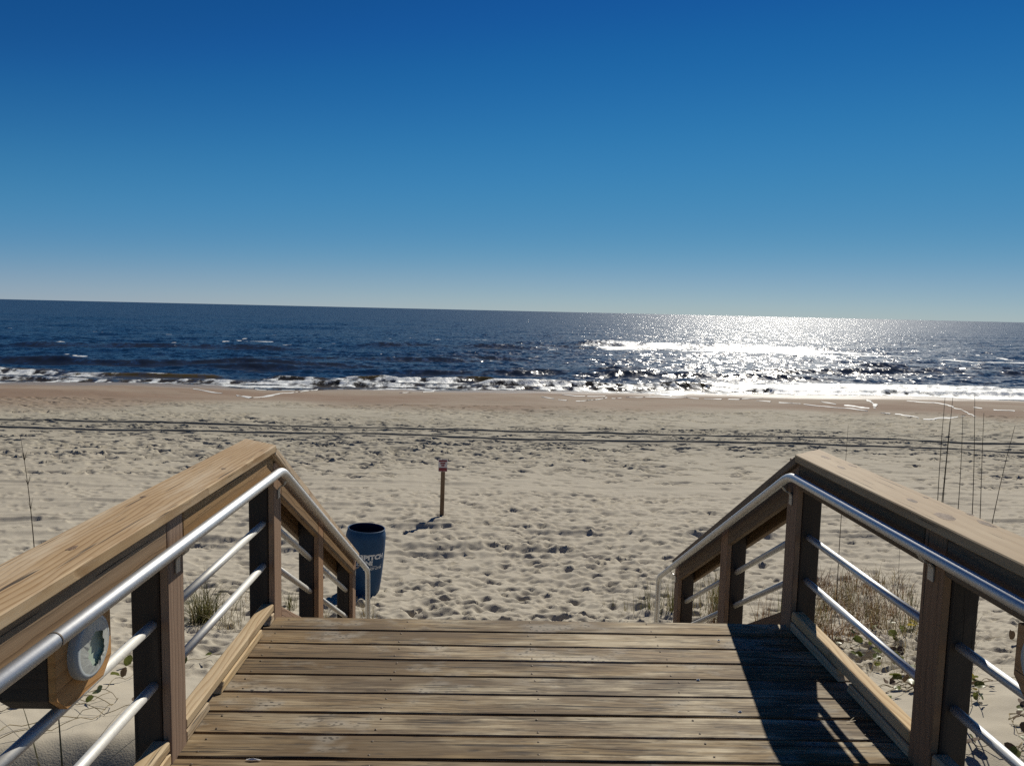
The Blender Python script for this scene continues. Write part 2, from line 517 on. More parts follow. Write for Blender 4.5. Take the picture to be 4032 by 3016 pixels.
def build_sand():
    ys = rows_from([(-3.0, 2.4, lambda y: 0.12), (2.4, 7.0, lambda y: 0.028), (7.0, 18.0, lambda y: 0.024 * (y / 7.0) ** 1.15),
                    (18.0, 26.0, lambda y: 0.07), (26.0, 32.4, lambda y: 0.04), (32.4, 42.0, lambda y: 0.10), (42.0, 62.0, lambda y: 0.16), (62.0, 130.0, lambda y: 4.0)])
    u_in = np.linspace(-0.80, 0.86, 840)
    u = np.concatenate([np.linspace(-3.0, -0.82, 40), u_in, np.linspace(0.88, 3.0, 40)])
    nr, nc = len(ys), len(u)
    span = np.maximum(ys + 1.2, 3.2)
    Y = np.repeat(ys[:, None], nc, 1)
    X = u[None, :] * span[:, None]
    Z = sand_base(X, Y)
    # wind ripples and loose lumps
    near = smooth(26, 14, Y)
    Z += near * (0.014 * fbm(X * 2.6, Y * 3.2, 40, 3) + 0.008 * fbm(X * 9, Y * 9, 50, 2))
    Z += (1 - near) * 0.012 * fbm(X * 1.5, Y * 3.0, 60, 3)
    path = np.exp(-((X - 0.9 - 0.04 * Y) / (2.4 + 0.12 * Y)) ** 2)
    Z += near * path * 0.022 * fbm(X * 2.6, Y * 3.2, 80, 3)
    # old wheel ruts in the soft sand
    for yc, dp, wd in ((13.2, 0.045, 0.22), (12.7, 0.02, 0.12), (14.5, 0.035, 0.2), (14.95, 0.03, 0.14), (16.6, 0.03, 0.15), (18.4, 0.03, 0.15), (19.6, 0.025, 0.2)):
        yr = yc - 0.03 * X + 0.05 * np.sin(X * 0.8 + yc) + 0.10 * vnoise(X * 0.7, X * 0 + yc, 9)
        g = (Y - yr) / wd
        brk = 0.45 + 0.9 * smooth(-0.15, 0.25, vnoise(X * 0.9, X * 0 + yc, 15))
        Z += (-dp * np.exp(-g ** 4) + 0.55 * dp * np.exp(-((np.abs(g) - 1.45) / 0.45) ** 2)) * brk
    # the two fresh wheel ruts along the beach, and finer scrapes beside them
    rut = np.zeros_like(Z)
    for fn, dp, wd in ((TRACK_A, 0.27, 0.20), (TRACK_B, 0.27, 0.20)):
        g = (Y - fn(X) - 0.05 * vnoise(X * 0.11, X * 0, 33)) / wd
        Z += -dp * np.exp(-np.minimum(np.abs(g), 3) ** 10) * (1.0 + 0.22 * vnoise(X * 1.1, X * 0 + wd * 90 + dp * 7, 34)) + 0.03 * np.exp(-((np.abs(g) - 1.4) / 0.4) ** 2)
        rut = np.maximum(rut, np.exp(-np.minimum(np.abs(g) / 1.12, 3) ** 8))  # mask for the shade painted into the ruts
    for off, dp in ((1.75, 0.035), (3.3, 0.022), (-2.1, 0.03), (-2.9, 0.02), (-3.8, 0.02), (5.2, 0.02), (-6.0, 0.018), (-7.4, 0.015)):
        g = (Y - TRACK_A(X) - off - 0.15 * vnoise(X * 0.15, X * 0 + off, 36)) / 0.12
        Z += -dp * np.exp(-g ** 4) * smooth(-0.12, 0.15, vnoise(X * 0.35, X * 0 + off * 7, 35))
    # footprints
    du = u_in[1] - u_in[0]
    def stamp(x, y, a, b, th, d, rim, sharp):
        if min(abs(y - TRACK_A(x)), abs(y - TRACK_B(x))) < 0.45: return
        ext = 1.9 * max(a, b)
        r0_, r1_ = np.searchsorted(ys, (y - ext, y + ext))
        if r1_ <= r0_: return
        sp = max(y + 1.2, 3.2)
        c0 = int(40 + ((x - ext) / sp + 0.80) / du) - 1; c1 = int(40 + ((x + ext) / sp + 0.80) / du) + 2
        c0 = max(c0, 0); c1 = min(c1, nc)
        if c1 - c0 < 2: return
        dx = X[r0_:r1_, c0:c1] - x; dy = Y[r0_:r1_, c0:c1] - y
        p = (dx * math.cos(th) + dy * math.sin(th)) / a
        q = (-dx * math.sin(th) + dy * math.cos(th)) / b
        rr2 = np.sqrt(p * p + q * q) + 0.30 * vnoise(dx * 4 + x * 13, dy * 4 + y * 11, 5)
        Z[r0_:r1_, c0:c1] += -d * np.exp(-np.clip(rr2, 0, 4) ** sharp) + rim * np.exp(-((rr2 - 1.28) / 0.26) ** 2)
    rg = RNG
    n = 0
    # trampled stretch in front of the stairs
    for _ in range(7500):
        y = 6.3 + 12.5 * rg.random() ** 1.25
        x = rg.normal(0.9 + 0.04 * y, 2.0 + 0.16 * y)
        if abs(x) > 0.85 * (y + 1.2): continue
        a = rg.uniform(0.06, 0.17); b = a * rg.uniform(0.40, 0.75)
        th = rg.normal(0, 0.45)
        d = rg.uniform(0.006, 0.032) * (1.0 if rg.random() < 0.87 else 2.0)
        stamp(x, y, a, b, th, d, d * rg.uniform(0.15, 0.45), rg.uniform(2.4, 4.5))
    # deep fresh prints where people step off the stairs
    for _ in range(110):
        y = 6.9 + 3.2 * rg.random() ** 1.3; x = rg.normal(0.7, 1.7)
        a = rg.uniform(0.12, 0.22); d = rg.uniform(0.03, 0.06)
        stamp(x, y, a, a * rg.uniform(0.5, 0.8), rg.normal(0, 0.6), d, d * rg.uniform(0.3, 0.7), rg.uniform(2.2, 4.0))
    # scattered prints over the rest of the dry beach
    for _ in range(3600):
        y = rg.uniform(7, 27); x = rg.uniform(-0.8, 0.85) * (y + 1.2)
        dens = 0.25 + 0.75 * (1.0 if y > 12 else 0.8) * (0.3 + 1.4 * max(0.0, float(vnoise(np.array([x * 0.12]), np.array([y * 0.2]), 77)[0]) + 0.35))
        if rg.random() > dens: continue
        a = rg.uniform(0.09, 0.16); b = a * rg.uniform(0.45, 0.75)
        d = rg.uniform(0.01, 0.036)
        stamp(x, y, a, b, rg.normal(0, 0.5), d, d * 0.4, rg.uniform(2.5, 4.5))
    # packed sand further out: many small shallow marks
    for _ in range(14000):
        y = 20 + 21 * rg.random() ** 0.85; x = rg.uniform(-0.8, 0.85) * (y + 1.2)
        if 0.5 + 1.1 * float(vnoise(np.array([x * 0.1]), np.array([y * 0.33]), 78)[0]) < rg.random() * 0.9: continue
        a = rg.uniform(0.10, 0.42); b = rg.uniform(0.06, 0.13)
        d = rg.uniform(0.02, 0.085)
        stamp(x, y, a, b, rg.normal(0, 0.25), d, d * 0.4, 3.0)
    for _ in range(500):
        y = rg.uniform(40, 52); x = rg.uniform(-0.8, 0.85) * (y + 1.2)
        stamp(x, y, rg.uniform(0.15, 0.4), 0.12, rg.normal(0, 0.3), 0.02, 0.008, 3.0)
    me = grid_mesh('sand', X, Y, Z)
    # how damp the sand is: a property of the place, strongest near the water
    s = shore_s(X, Y)
    cusp = 2.2 * np.sin((X + 6) * 2 * np.pi / 27.0) + 5.0 * vnoise(X / 11.0, Y / 30.0, 91) + 2.0 * vnoise(X / 4.0, Y / 6.0, 92)
    wet = smooth(-19.0, -11.5, s + cusp)
    shine = smooth(-5.5, -1.0, s + 0.5 * cusp)
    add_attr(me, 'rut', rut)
    add_attr(me, 'wet', wet)
    add_attr(me, 'shine', shine)
    return me

def sand_material():
    g = NT('beach_sand')
    geo = g.n('ShaderNodeNewGeometry').outputs['Position']
    wet = g.n('ShaderNodeAttribute', attribute_name='wet').outputs['Fac']
    shine = g.n('ShaderNodeAttribute', attribute_name='shine').outputs['Fac']
    fine = g.noise(geo, 220.0, 3, 0.7)
    mid = g.noise(geo, 3.0, 4, 0.6)
    big = g.noise(g.vmath('MULTIPLY', geo, (0.12, 0.3, 0.3)), 1.0, 3, 0.5)
    dry = g.mix(g.maprange(fine, 0.3, 0.7), (0.375, 0.335, 0.26), (0.455, 0.41, 0.325))
    dry = g.mix(g.maprange(mid, 0.35, 0.65, 0.0, 0.35), dry, (0.365, 0.325, 0.25))
    sp = g.n('ShaderNodeSeparateXYZ'); g.l(geo, sp.inputs[0])
    pack = g.maprange(sp.outputs[1], 18, 30)
    packed = g.mix(g.maprange(big, 0.35, 0.65), (0.31, 0.285, 0.22), (0.375, 0.34, 0.26))
    dry = g.mix(g.math('MULTIPLY', pack, 0.8), dry, packed)
    # specks of shell and weed
    sk = g.noise(geo, 38.0, 2, 0.5)
    dry = g.mix(g.maprange(sk, 0.72, 0.76, 0.0, 0.5), dry, (0.16, 0.13, 0.09))
    damp = g.mix(g.maprange(g.noise(g.vmath('MULTIPLY', geo, (0.07, 0.22, 0.2)), 1.0, 3, 0.5), 0.42, 0.6), (0.225, 0.155, 0.105), (0.28, 0.22, 0.16))
    col = g.mix(wet, dry, damp)
    col = g.mix(shine, col, (0.24, 0.195, 0.145))
    # darker tone paints in the shade inside the wheel ruts
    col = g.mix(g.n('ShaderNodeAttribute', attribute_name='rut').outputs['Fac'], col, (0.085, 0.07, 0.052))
    rough = g.math('SUBTRACT', 0.95, g.math('MULTIPLY', shine, 0.5))
    nrm = g.bump(g.noise(geo, 90.0, 3, 0.6), 0.35, 0.01)
    return g.done(g.principled(col, rough, 0.0, nrm, 0.25))

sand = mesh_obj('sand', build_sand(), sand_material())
tag(sand, 'pale trampled beach sand running down to the surf', 'sand', kind='structure')

# ------------------------------------------------------------------ sea
BREAKERS = [  # x0, x1, distance from waterline, height, half width, foam strength
    (-75, -34.5, 7.6, 0.52, 1.1, 1.0),
    (-34, -22, 7.0, 0.30, 0.9, 0.15),
    (-18.0, -12.5, 5.3, 0.42, 0.9, 0.9),
    (-12.5, -8.5, 6.4, 0.45, 1.0, 0.25),
    (-9.5, -2.2, 6.2, 0.50, 1.0, 1.0),
    (-2.8, 0.5, 7.0, 0.42, 1.0, 0.2),
    (-1.0, 15.5, 4.2, 0.42, 1.0, 0.9),
    (14.5, 18.0, 4.6, 0.42, 0.9, 0.3),
    (16.5, 50, 5.9, 0.30, 2.2, 1.0),
    (20, 90, 2.6, 0.32, 0.9, 0.8),
    (50, 90, 7.5, 0.45, 1.2, 0.7),
    (-14, 12, 2.2, 0.22, 0.7, 0.8),
    (-60, -10, 2.6, 0.20, 0.8, 0.75),
]
SWELLS = [  # x0, x1, distance, height, half width
    (-60, -11, 18.5, 0.62, 2.0), (-26, -18, 17.0, 0.35, 1.6), (-9, 16, 14.5, 0.42, 1.7), (8, 34, 12.0, 0.38, 1.5), (-30, 0, 31.0, 0.5, 2.2),
    (-8, 5, 36.0, 0.5, 2.2), (-60, -25, 45.0, 0.6, 2.8), (28, 75, 25.0, 0.45, 2.2), (42, 100, 34.0, 0.5, 2.4), (-20, 8, 62.0, 0.6, 3.0), (14, 64, 80.0, 0.7, 3.5), (5, 30, 68, 0.5, 3.0),
]

def build_sea():
    ys = rows_from([(48.0, 75.0, lambda y: 0.16), (75.0, 130, lambda y: 0.0000625 * y * y), (130.0, 500, lambda y: 0.00011 * y * y), (500.0, 50000, lambda y: 0.05 * y)])
    u = np.concatenate([np.linspace(-3.0, -0.84, 30), np.linspace(-0.82, 0.88, 760), np.linspace(0.9, 3.0, 30)])
    nr, nc = len(ys), len(u)
    Y0 = np.repeat(ys[:, None], nc, 1)
    X = u[None, :] * (ys[:, None] + 3)
    lean = np.exp(-(Y0 - 48) / 200.0) * SHORE_SKEW
    Y = Y0 + lean * np.clip(X, -120, 120)
    s = shore_s(X, Y)
    deep = smooth(1.0, 14.0, s)
    Z = np.zeros_like(X)
    rg = np.random.default_rng(5)
    spacing = np.gradient(ys)[:, None]
    for wl, amp in ((34, .10), (22, .085), (14, .06), (9, .045), (6.0, .034), (4.2, .028), (3.0, .022), (2.2, .016), (1.6, .012)):
        for k in range(4):
            ang = rg.normal(-0.05, 0.45)
            kx, ky = math.sin(ang) * 2 * np.pi / wl, math.cos(ang) * 2 * np.pi / wl
            ph = rg.uniform(0, 6.28)
            w_ = np.clip(wl / (2.2 * spacing), 0, 1)
            wob = 2.5 * vnoise(X / (wl * 2.3), Y / (wl * 1.7), int(wl * 10) + k)
            t = kx * X + ky * Y + ph + wob
            Z += amp * 0.62 * w_ * (np.sin(t) + 0.25 * np.sin(2 * t + 0.4))
    Z *= 0.12 + 0.88 * deep
    foam = np.zeros_like(X); turb = np.zeros_like(X)
    def seg(x0, x1, soft):
        return smooth(x0 - soft, x0 + soft, X) * smooth(x1 + soft, x1 - soft, X)
    def profile(d, w):
        # steep towards the beach (d < 0), long back
        return np.where(d < 0, np.exp(-(d / (0.55 * w)) ** 2), np.exp(-(d / (1.6 * w)) ** 2))
    for i, (x0, x1, d0, h, w, f) in enumerate(BREAKERS):
        cr = d0 + 0.9 * vnoise(X / 6.0, X * 0 + i * 3.1, 200) + 0.35 * vnoise(X / 1.5, X * 0 + i, 201)
        d = s - cr
        m = seg(x0, x1, 1.2)
        hh = h * (0.8 + 0.7 * vnoise(X / 3.5, X * 0 + i, 202))
        Z += hh * profile(d, w) * m
        lump = fbm(X * 1.6, Y * 1.1, 300 + i, 3)
        fr = np.clip(smooth(0.25 * w, -0.2 * w, d) * smooth(-2.6 * w, -1.3 * w, d), 0, 1) * m
        foam = np.maximum(foam, f * fr * (0.60 + 0.2 * smooth(8, 25, X) + 1.0 * lump))
        Z += f * fr * 0.16 * lump
        turb = np.maximum(turb, m * np.exp(-((d + 0.1 * w) / (1.0 * w)) ** 2) * (1.0 if f < 0.5 else 0.6))
    for i, (x0, x1, d0, h, w) in enumerate(SWELLS):
        cr = d0 + 2.2 * vnoise(X / 11.0, X * 0 + i * 3.1, 210)
        d = s - cr
        m = seg(x0, x1, 4.0)
        Z += h * (0.85 + 0.6 * vnoise(X / 6.0, X * 0 + i, 212)) * profile(d, w) * m
        turb = np.maximum(turb, 0.22 * m * np.exp(-((d + 0.5 * w) / (0.7 * w)) ** 2))
    # outer bar foam, its widened white also painting in the sun glare
    bar = np.exp(-((s - 72 - 3 * vnoise(X / 9, X * 0, 220)) / 10.0) ** 2) * seg(15, 62, 5)
    bar = np.maximum(bar, 0.8 * np.exp(-((s - 60) / 3.0) ** 2) * seg(44, 66, 5))
    bar = np.maximum(bar, 0.75 * np.exp(-((s - 50 + 0.12 * (X - 60)) / 2.0) ** 2) * seg(52, 110, 6))
    bar = np.maximum(bar, 0.45 * np.exp(-((s - 48 - 0.10 * (X + 40)) / 4.0) ** 2) * seg(-46, -22, 6))
    foam = np.maximum(foam, bar * (0.95 + 1.1 * fbm(X / 5.0, Y / 6.0, 230, 3)))
    # wash at the edge of the beach
    edge = s + 1.3 * np.sin((X + 6) * 2 * np.pi / 27.0) + 1.6 * vnoise(X / 7.0, X * 0, 240) + 0.4 * vnoise(X / 1.2, X * 0, 241)
    wash = smooth(-3.5, -2.0, edge) * smooth(3.6, 0.6, edge)
    foam = np.maximum(foam, wash * (0.52 + 0.26 * smooth(5, 25, X) + 0.6 * fbm(X / 2.4, Y / 1.2, 250, 3)))
    lace = smooth(1.0, 3.0, s) * smooth(11.5, 6.5, s)
    foam = np.maximum(foam, lace * (0.30 + 0.8 * fbm(X / 4.0, Y / 1.6, 260, 4)))
    foam = np.maximum(foam, smooth(14, 24, X) * smooth(80, 55, X) * smooth(0.5, 1.5, s) * smooth(9.5, 6.5, s) * (0.72 + 0.7 * fbm(X / 4.0, Y / 1.5, 280, 3)))  # sun glare painted in as a sheet of white foam
    # stray caps
    foam = np.maximum(foam, smooth(12, 20, s) * smooth(160, 60, s) * (smooth(0.98, 1.15, fbm(X / 3.0, Y / 3.5, 270, 3) + 0.5) * 0.9))
    turb = np.maximum(turb, smooth(8.0, 2.0, s) * 0.6)
    me = grid_mesh('sea', X, Y, Z + SEA_Z)
    add_attr(me, 'foam', np.clip(foam, 0, 1.2))
    add_attr(me, 'turbid', np.clip(turb, 0, 1))
    return me

def sea_material():
    g = NT('sea_water')
    geo = g.n('ShaderNodeNewGeometry')
    pos = geo.outputs['Position']
    foam = g.n('ShaderNodeAttribute', attribute_name='foam').outputs['Fac']
    turb = g.n('ShaderNodeAttribute', attribute_name='turbid').outputs['Fac']
    # wind chop as scattered facet slopes
    def slopes(scale, amp, seed):
        nd = g.n('ShaderNodeTexNoise')
        nd.inputs['Scale'].default_value = 1.0
        nd.inputs['Detail'].default_value = 2.0
        g.l(g.vmath('ADD', g.vmath('MULTIPLY', pos, (scale[0], scale[1], 0.0)), (seed, seed * 2.3, 0)), nd.inputs['Vector'])
        v = g.vmath('SUBTRACT', nd.outputs['Color'], (0.5, 0.5, 0.5))
        return g.vmath('MULTIPLY', v, (amp * 0.7, amp, 0.0))
    sl = g.vmath('ADD', slopes((1.1, 1.0), 1.5, 3.0), slopes((3.2, 3.4), 1.1, 8.0))
    sl = g.vmath('ADD', sl, slopes((0.22, 0.09), 0.35, 15.0))
    nrm = g.vmath('NORMALIZE', g.vmath('ADD', geo.outputs['Normal'], sl))
    body = g.mix(turb, (0.006, 0.024, 0.060), (0.085, 0.062, 0.022))
    dif = g.n('ShaderNodeBsdfDiffuse'); g.l(body, dif.inputs['Color'])
    glo = g.n('ShaderNodeBsdfGlossy'); glo.inputs['Roughness'].default_value = 0.2
    g.l(nrm, glo.inputs['Normal'])
    fr = g.n('ShaderNodeFresnel'); fr.inputs['IOR'].default_value = 1.33
    g.l(nrm, fr.inputs['Normal'])
    p = g.n('ShaderNodeMixShader')
    # unresolved wavelets hide part of one another, so a rough sea mirrors less than a flat one
    g.l(g.math('MULTIPLY', fr.outputs[0], 0.56), p.inputs[0])
    g.l(dif.outputs[0], p.inputs[1]); g.l(glo.outputs[0], p.inputs[2])
    # foam and the glare painted in with it: lacy where thin, solid where thick
    lace = g.noise(g.vmath('MULTIPLY', pos, (1.0, 0.75, 1.0)), 1.7, 6, 0.68)
    fm = g.maprange(g.math('ADD', g.math('MULTIPLY', lace, 0.9), g.math('MULTIPLY', foam, 0.75)), 0.80, 0.98)
    fm = g.math('MULTIPLY', fm, g.maprange(foam, 0.12, 0.35))
    fcol = g.mix(g.maprange(lace, 0.35, 0.65), (0.62, 0.64, 0.60), (0.84, 0.86, 0.84))
    f = g.principled(fcol, 0.55, 0.0, g.bump(lace, 0.7, 0.15), 0.5)
    ms = g.n('ShaderNodeMixShader')
    g.l(fm, ms.inputs[0]); g.l(p.outputs[0], ms.inputs[1]); g.l(f.outputs[0], ms.inputs[2])
    return g.done(ms)

sea = mesh_obj('sea', build_sea(), sea_material())
tag(sea, 'dark blue sea with small breakers and sun glitter', 'sea', kind='structure')

# ------------------------------------------------------------------ streaks of foam left on the wet sand
FOAM_LINES = [
    [(-19.5, 49.0), (-18.1, 47.7), (-17.0, 47.4)],
    [(-18.1, 54.0), (-16.0, 51.4), (-14.4, 51.3), (-13.1, 51.8), (-12.0, 52.9)],
    [(-15.9, 46.4), (-14.1, 43.9), (-13.8, 44.8), (-14.0, 47.7), (-13.3, 49.8), (-12.5, 52.7)],
    [(-6.3, 49.0), (-4.8, 50.5), (-4.2, 52.9)],
    [(2.9, 45.9), (4.2, 44.7), (5.3, 45.0), (7.2, 48.2), (8.9, 50.2), (11.0, 51.4), (13.6, 52.5)],
    [(4.6, 49.7), (5.4, 49.0), (7.5, 50.0), (7.3, 48.3)],
    [(13.6, 52.4), (14.3, 50.3), (16.9, 50.8), (18.8, 51.8)],
    [(17.6, 49.1), (19.1, 47.0), (20.1, 44.8), (21.4, 42.0)],
    [(21.2, 48.3), (21.3, 45.6), (22.2, 43.0), (22.4, 42.8)],
    [(25.5, 50.3), (24.4, 47.5), (22.9, 44.2), (22.4, 42.8)],
    [(21.7, 40.9), (22.5, 40.3), (22.4, 38.1), (23.9, 38.7), (25.7, 39.7)],
    [(27.5, 49.0), (28.2, 47.1), (28.3, 45.7), (27.7, 43.5), (26.5, 40.6), (26.0, 39.3)],
    [(29.3, 45.3), (30.1, 43.7), (31.7, 43.8), (33.5, 45.0)],
]
fv, ff = [], []
rgf = random.Random(2)
for li, line in enumerate(FOAM_LINES):
    dense = []
    for (x0, y0), (x1, y1) in zip(line[:-1], line[1:]):
        k = max(2, int(math.hypot(x1 - x0, y1 - y0) / 0.25))
        dense += [(x0 + (x1 - x0) * t / k, y0 + (y1 - y0) * t / k) for t in range(k)]
    dense.append(line[-1])
    b = len(fv)
    for i, (x, y) in enumerate(dense):
        x += 0.25 * float(vnoise(np.array([i * 0.35]), np.array([li * 5.0]), 61)[0]); y += 0.5 * float(vnoise(np.array([i * 0.3]), np.array([li * 5.0]), 62)[0])
        w = (0.14 + 0.20 * rgf.random()) * min(1.0, 0.1 + min(i, len(dense) - 1 - i) / 5.0) * max(0.12, 0.75 + 1.3 * float(vnoise(np.array([i * 0.22]), np.array([li * 9.0 + 3]), 63)[0]))
        if li == 9: w *= 2.2
        for sx, sy, lift in ((-w * .6, -w, 0.012), (0, 0, 0.045), (w * .6, w, 0.012)):
            fv.append((x + sx, y + sy, sand_z(x + sx, y + sy) + lift))
    for i in range(len(dense) - 1):
        if float(vnoise(np.array([i * 0.45]), np.array([li * 4.0 + 1]), 64)[0]) < -0.26: continue
        for j in range(2):
            q = b + 3 * i + j
            ff.append((q, q + 1, q + 4, q + 3))
M['foam'] = plain('foam_white', (0.66, 0.66, 0.62), 0.7, 0.0, 0.4, 12, 0.06)
foam_ob = mesh_obj('foam_streaks', from_data('foam', fv, ff), M['foam'], smooth=True)
tag(foam_ob, 'thin white foam lines left by the waves on wet sand', 'foam', kind='stuff')

# ------------------------------------------------------------------ boardwalk deck
XL, XR = -1.09, 1.535          # inner faces of the two railings
SLOPE = 0.566                  # fall of the stairs per metre
DECK_END = 3.74
deck = empty('boardwalk_deck', (0.22, 1.5, 0.0), 'weathered grey-brown plank deck of the beach boardwalk between two wooden railings', 'deck')
PITCH_B = 0.1525
plank_meshes = []
for k in range(4):
    me = bpy.data.meshes.new('plank')
    bm = bmesh.new()
    L, W, T = 2.80, PITCH_B - 0.0065 - 0.002 * (k % 3), 0.036
    n = 14
    rg_ = random.Random(40 + k)
    rings_ = []
    for i in range(n + 1):
        x = -L / 2 + L * i / n
        e0 = rg_.uniform(-0.0016, 0.0016); e1 = rg_.uniform(-0.0016, 0.0016)
        zc = rg_.uniform(-0.0012, 0.0012)
        c = 0.005
        sec = [(-W/2 + e0, -T/2), (W/2 + e1, -T/2), (W/2 + e1, T/2 - c), (W/2 - c + e1, T/2), (W/4, T/2 - 0.001 + zc), (-W/4, T/2 - 0.001 + zc), (-W/2 + c + e0, T/2), (-W/2 + e0, T/2 - c)]
        rings_.append([bm.verts.new((x, y, z)) for y, z in sec])
    for i in range(n):
        for j in range(8):
            bm.faces.new((rings_[i][j], rings_[i][(j + 1) % 8], rings_[i + 1][(j + 1) % 8], rings_[i + 1][j]))
    bm.faces.new(rings_[0]); bm.faces.new(rings_[-1][::-1])
    bmesh.ops.recalc_face_normals(bm, faces=bm.faces)
    bm.to_mesh(me); bm.free()
    me.materials.append(M['deck'])
    plank_meshes.append(me)
plank_y = []
for i in range(27):
    y = DECK_END - PITCH_B * (i + 0.5)
    plank_y.append(y)
    rz = random.uniform(-0.0014, 0.0014)
    # the boards run a touch off square
    m = Matrix.Translation((0.2225 + random.uniform(-0.006, 0.006), y, -0.018 + random.uniform(-0.0012, 0.0012))) @ Matrix.Rotation(rz - 0.004, 4, 'Z') @ Matrix.Rotation(random.uniform(-0.006, 0.006), 4, 'X')
    if i % 3 == 1:
        m = m @ Matrix.Rotation(math.pi, 4, 'Z')
    mesh_obj('plank', plank_meshes[(i * 7) % 4], None, deck, m)
for x in (-1.02, -0.42, 0.2, 0.82, 1.45):
    board('joist', (x, DECK_END - 0.02, -0.036 - 0.093), (x, -0.4, -0.036 - 0.093), 0.038, 0.184, M['under'], deck)
for x in (-1.139, 1.584):
    board('edge_joist', (x, DECK_END - 0.02, -0.036 - 0.093), (x, -0.4, -0.036 - 0.093), 0.036, 0.184, M['under'], deck)
board('end_joist', (-1.11, DECK_END, -0.036 - 0.094), (1.555, DECK_END, -0.036 - 0.094), 0.036, 0.184, M['under'], deck)
# nail heads, two to a joist
nv, nf = [], []
for y in plank_y:
    for x in (-1.03, -0.42, 0.2, 0.82, 1.46):
        for dy in (-0.042, 0.042):
            cx, cy = x + random.uniform(-0.012, 0.012), y + dy + random.uniform(-0.008, 0.008)
            b = len(nv)
            for a in range(6):
                nv.append((cx + 0.0052 * math.cos(a * math.pi / 3), cy + 0.0042 * math.sin(a * math.pi / 3), 0.0012))
            nv.append((cx, cy, 0.0026))
            for a in range(6):
                nf.append((b + a, b + (a + 1) % 6, b + 6))
nails = mesh_obj('nail_heads', from_data('nails', nv, nf), M['nail'], deck)
nails['kind'] = 'stuff'

# ------------------------------------------------------------------ railings
CAP_TOP, CAP_T = 0.908, 0.038
RIM_TOP, RIM_H = 0.869, 0.137
SEC = math.sqrt(1 + SLOPE ** 2)

KNOTS_R = [(1.639, 3.599, 0.045, 0.016), (1.604, 3.357, 0.035, 0.012), (1.679, 3.402, 0.040, 0.012), (1.595, 2.753, 0.035, 0.014), (1.678, 2.808, 0.018, 0.008), (1.588, 2.534, 0.050, 0.030), (1.699, 2.566, 0.020, 0.009), (1.678, 2.446, 0.045, 0.015)]
KNOTS_L = [(-1.16, 2.05, 0.022, 0.012), (-1.23, 2.62, 0.016, 0.010), (-1.12, 3.1, 0.013, 0.009)]
M['knot'] = plain('timber_knot', (0.13, 0.075, 0.035), 0.75, 0.0, 0.5, 60, 0.5)

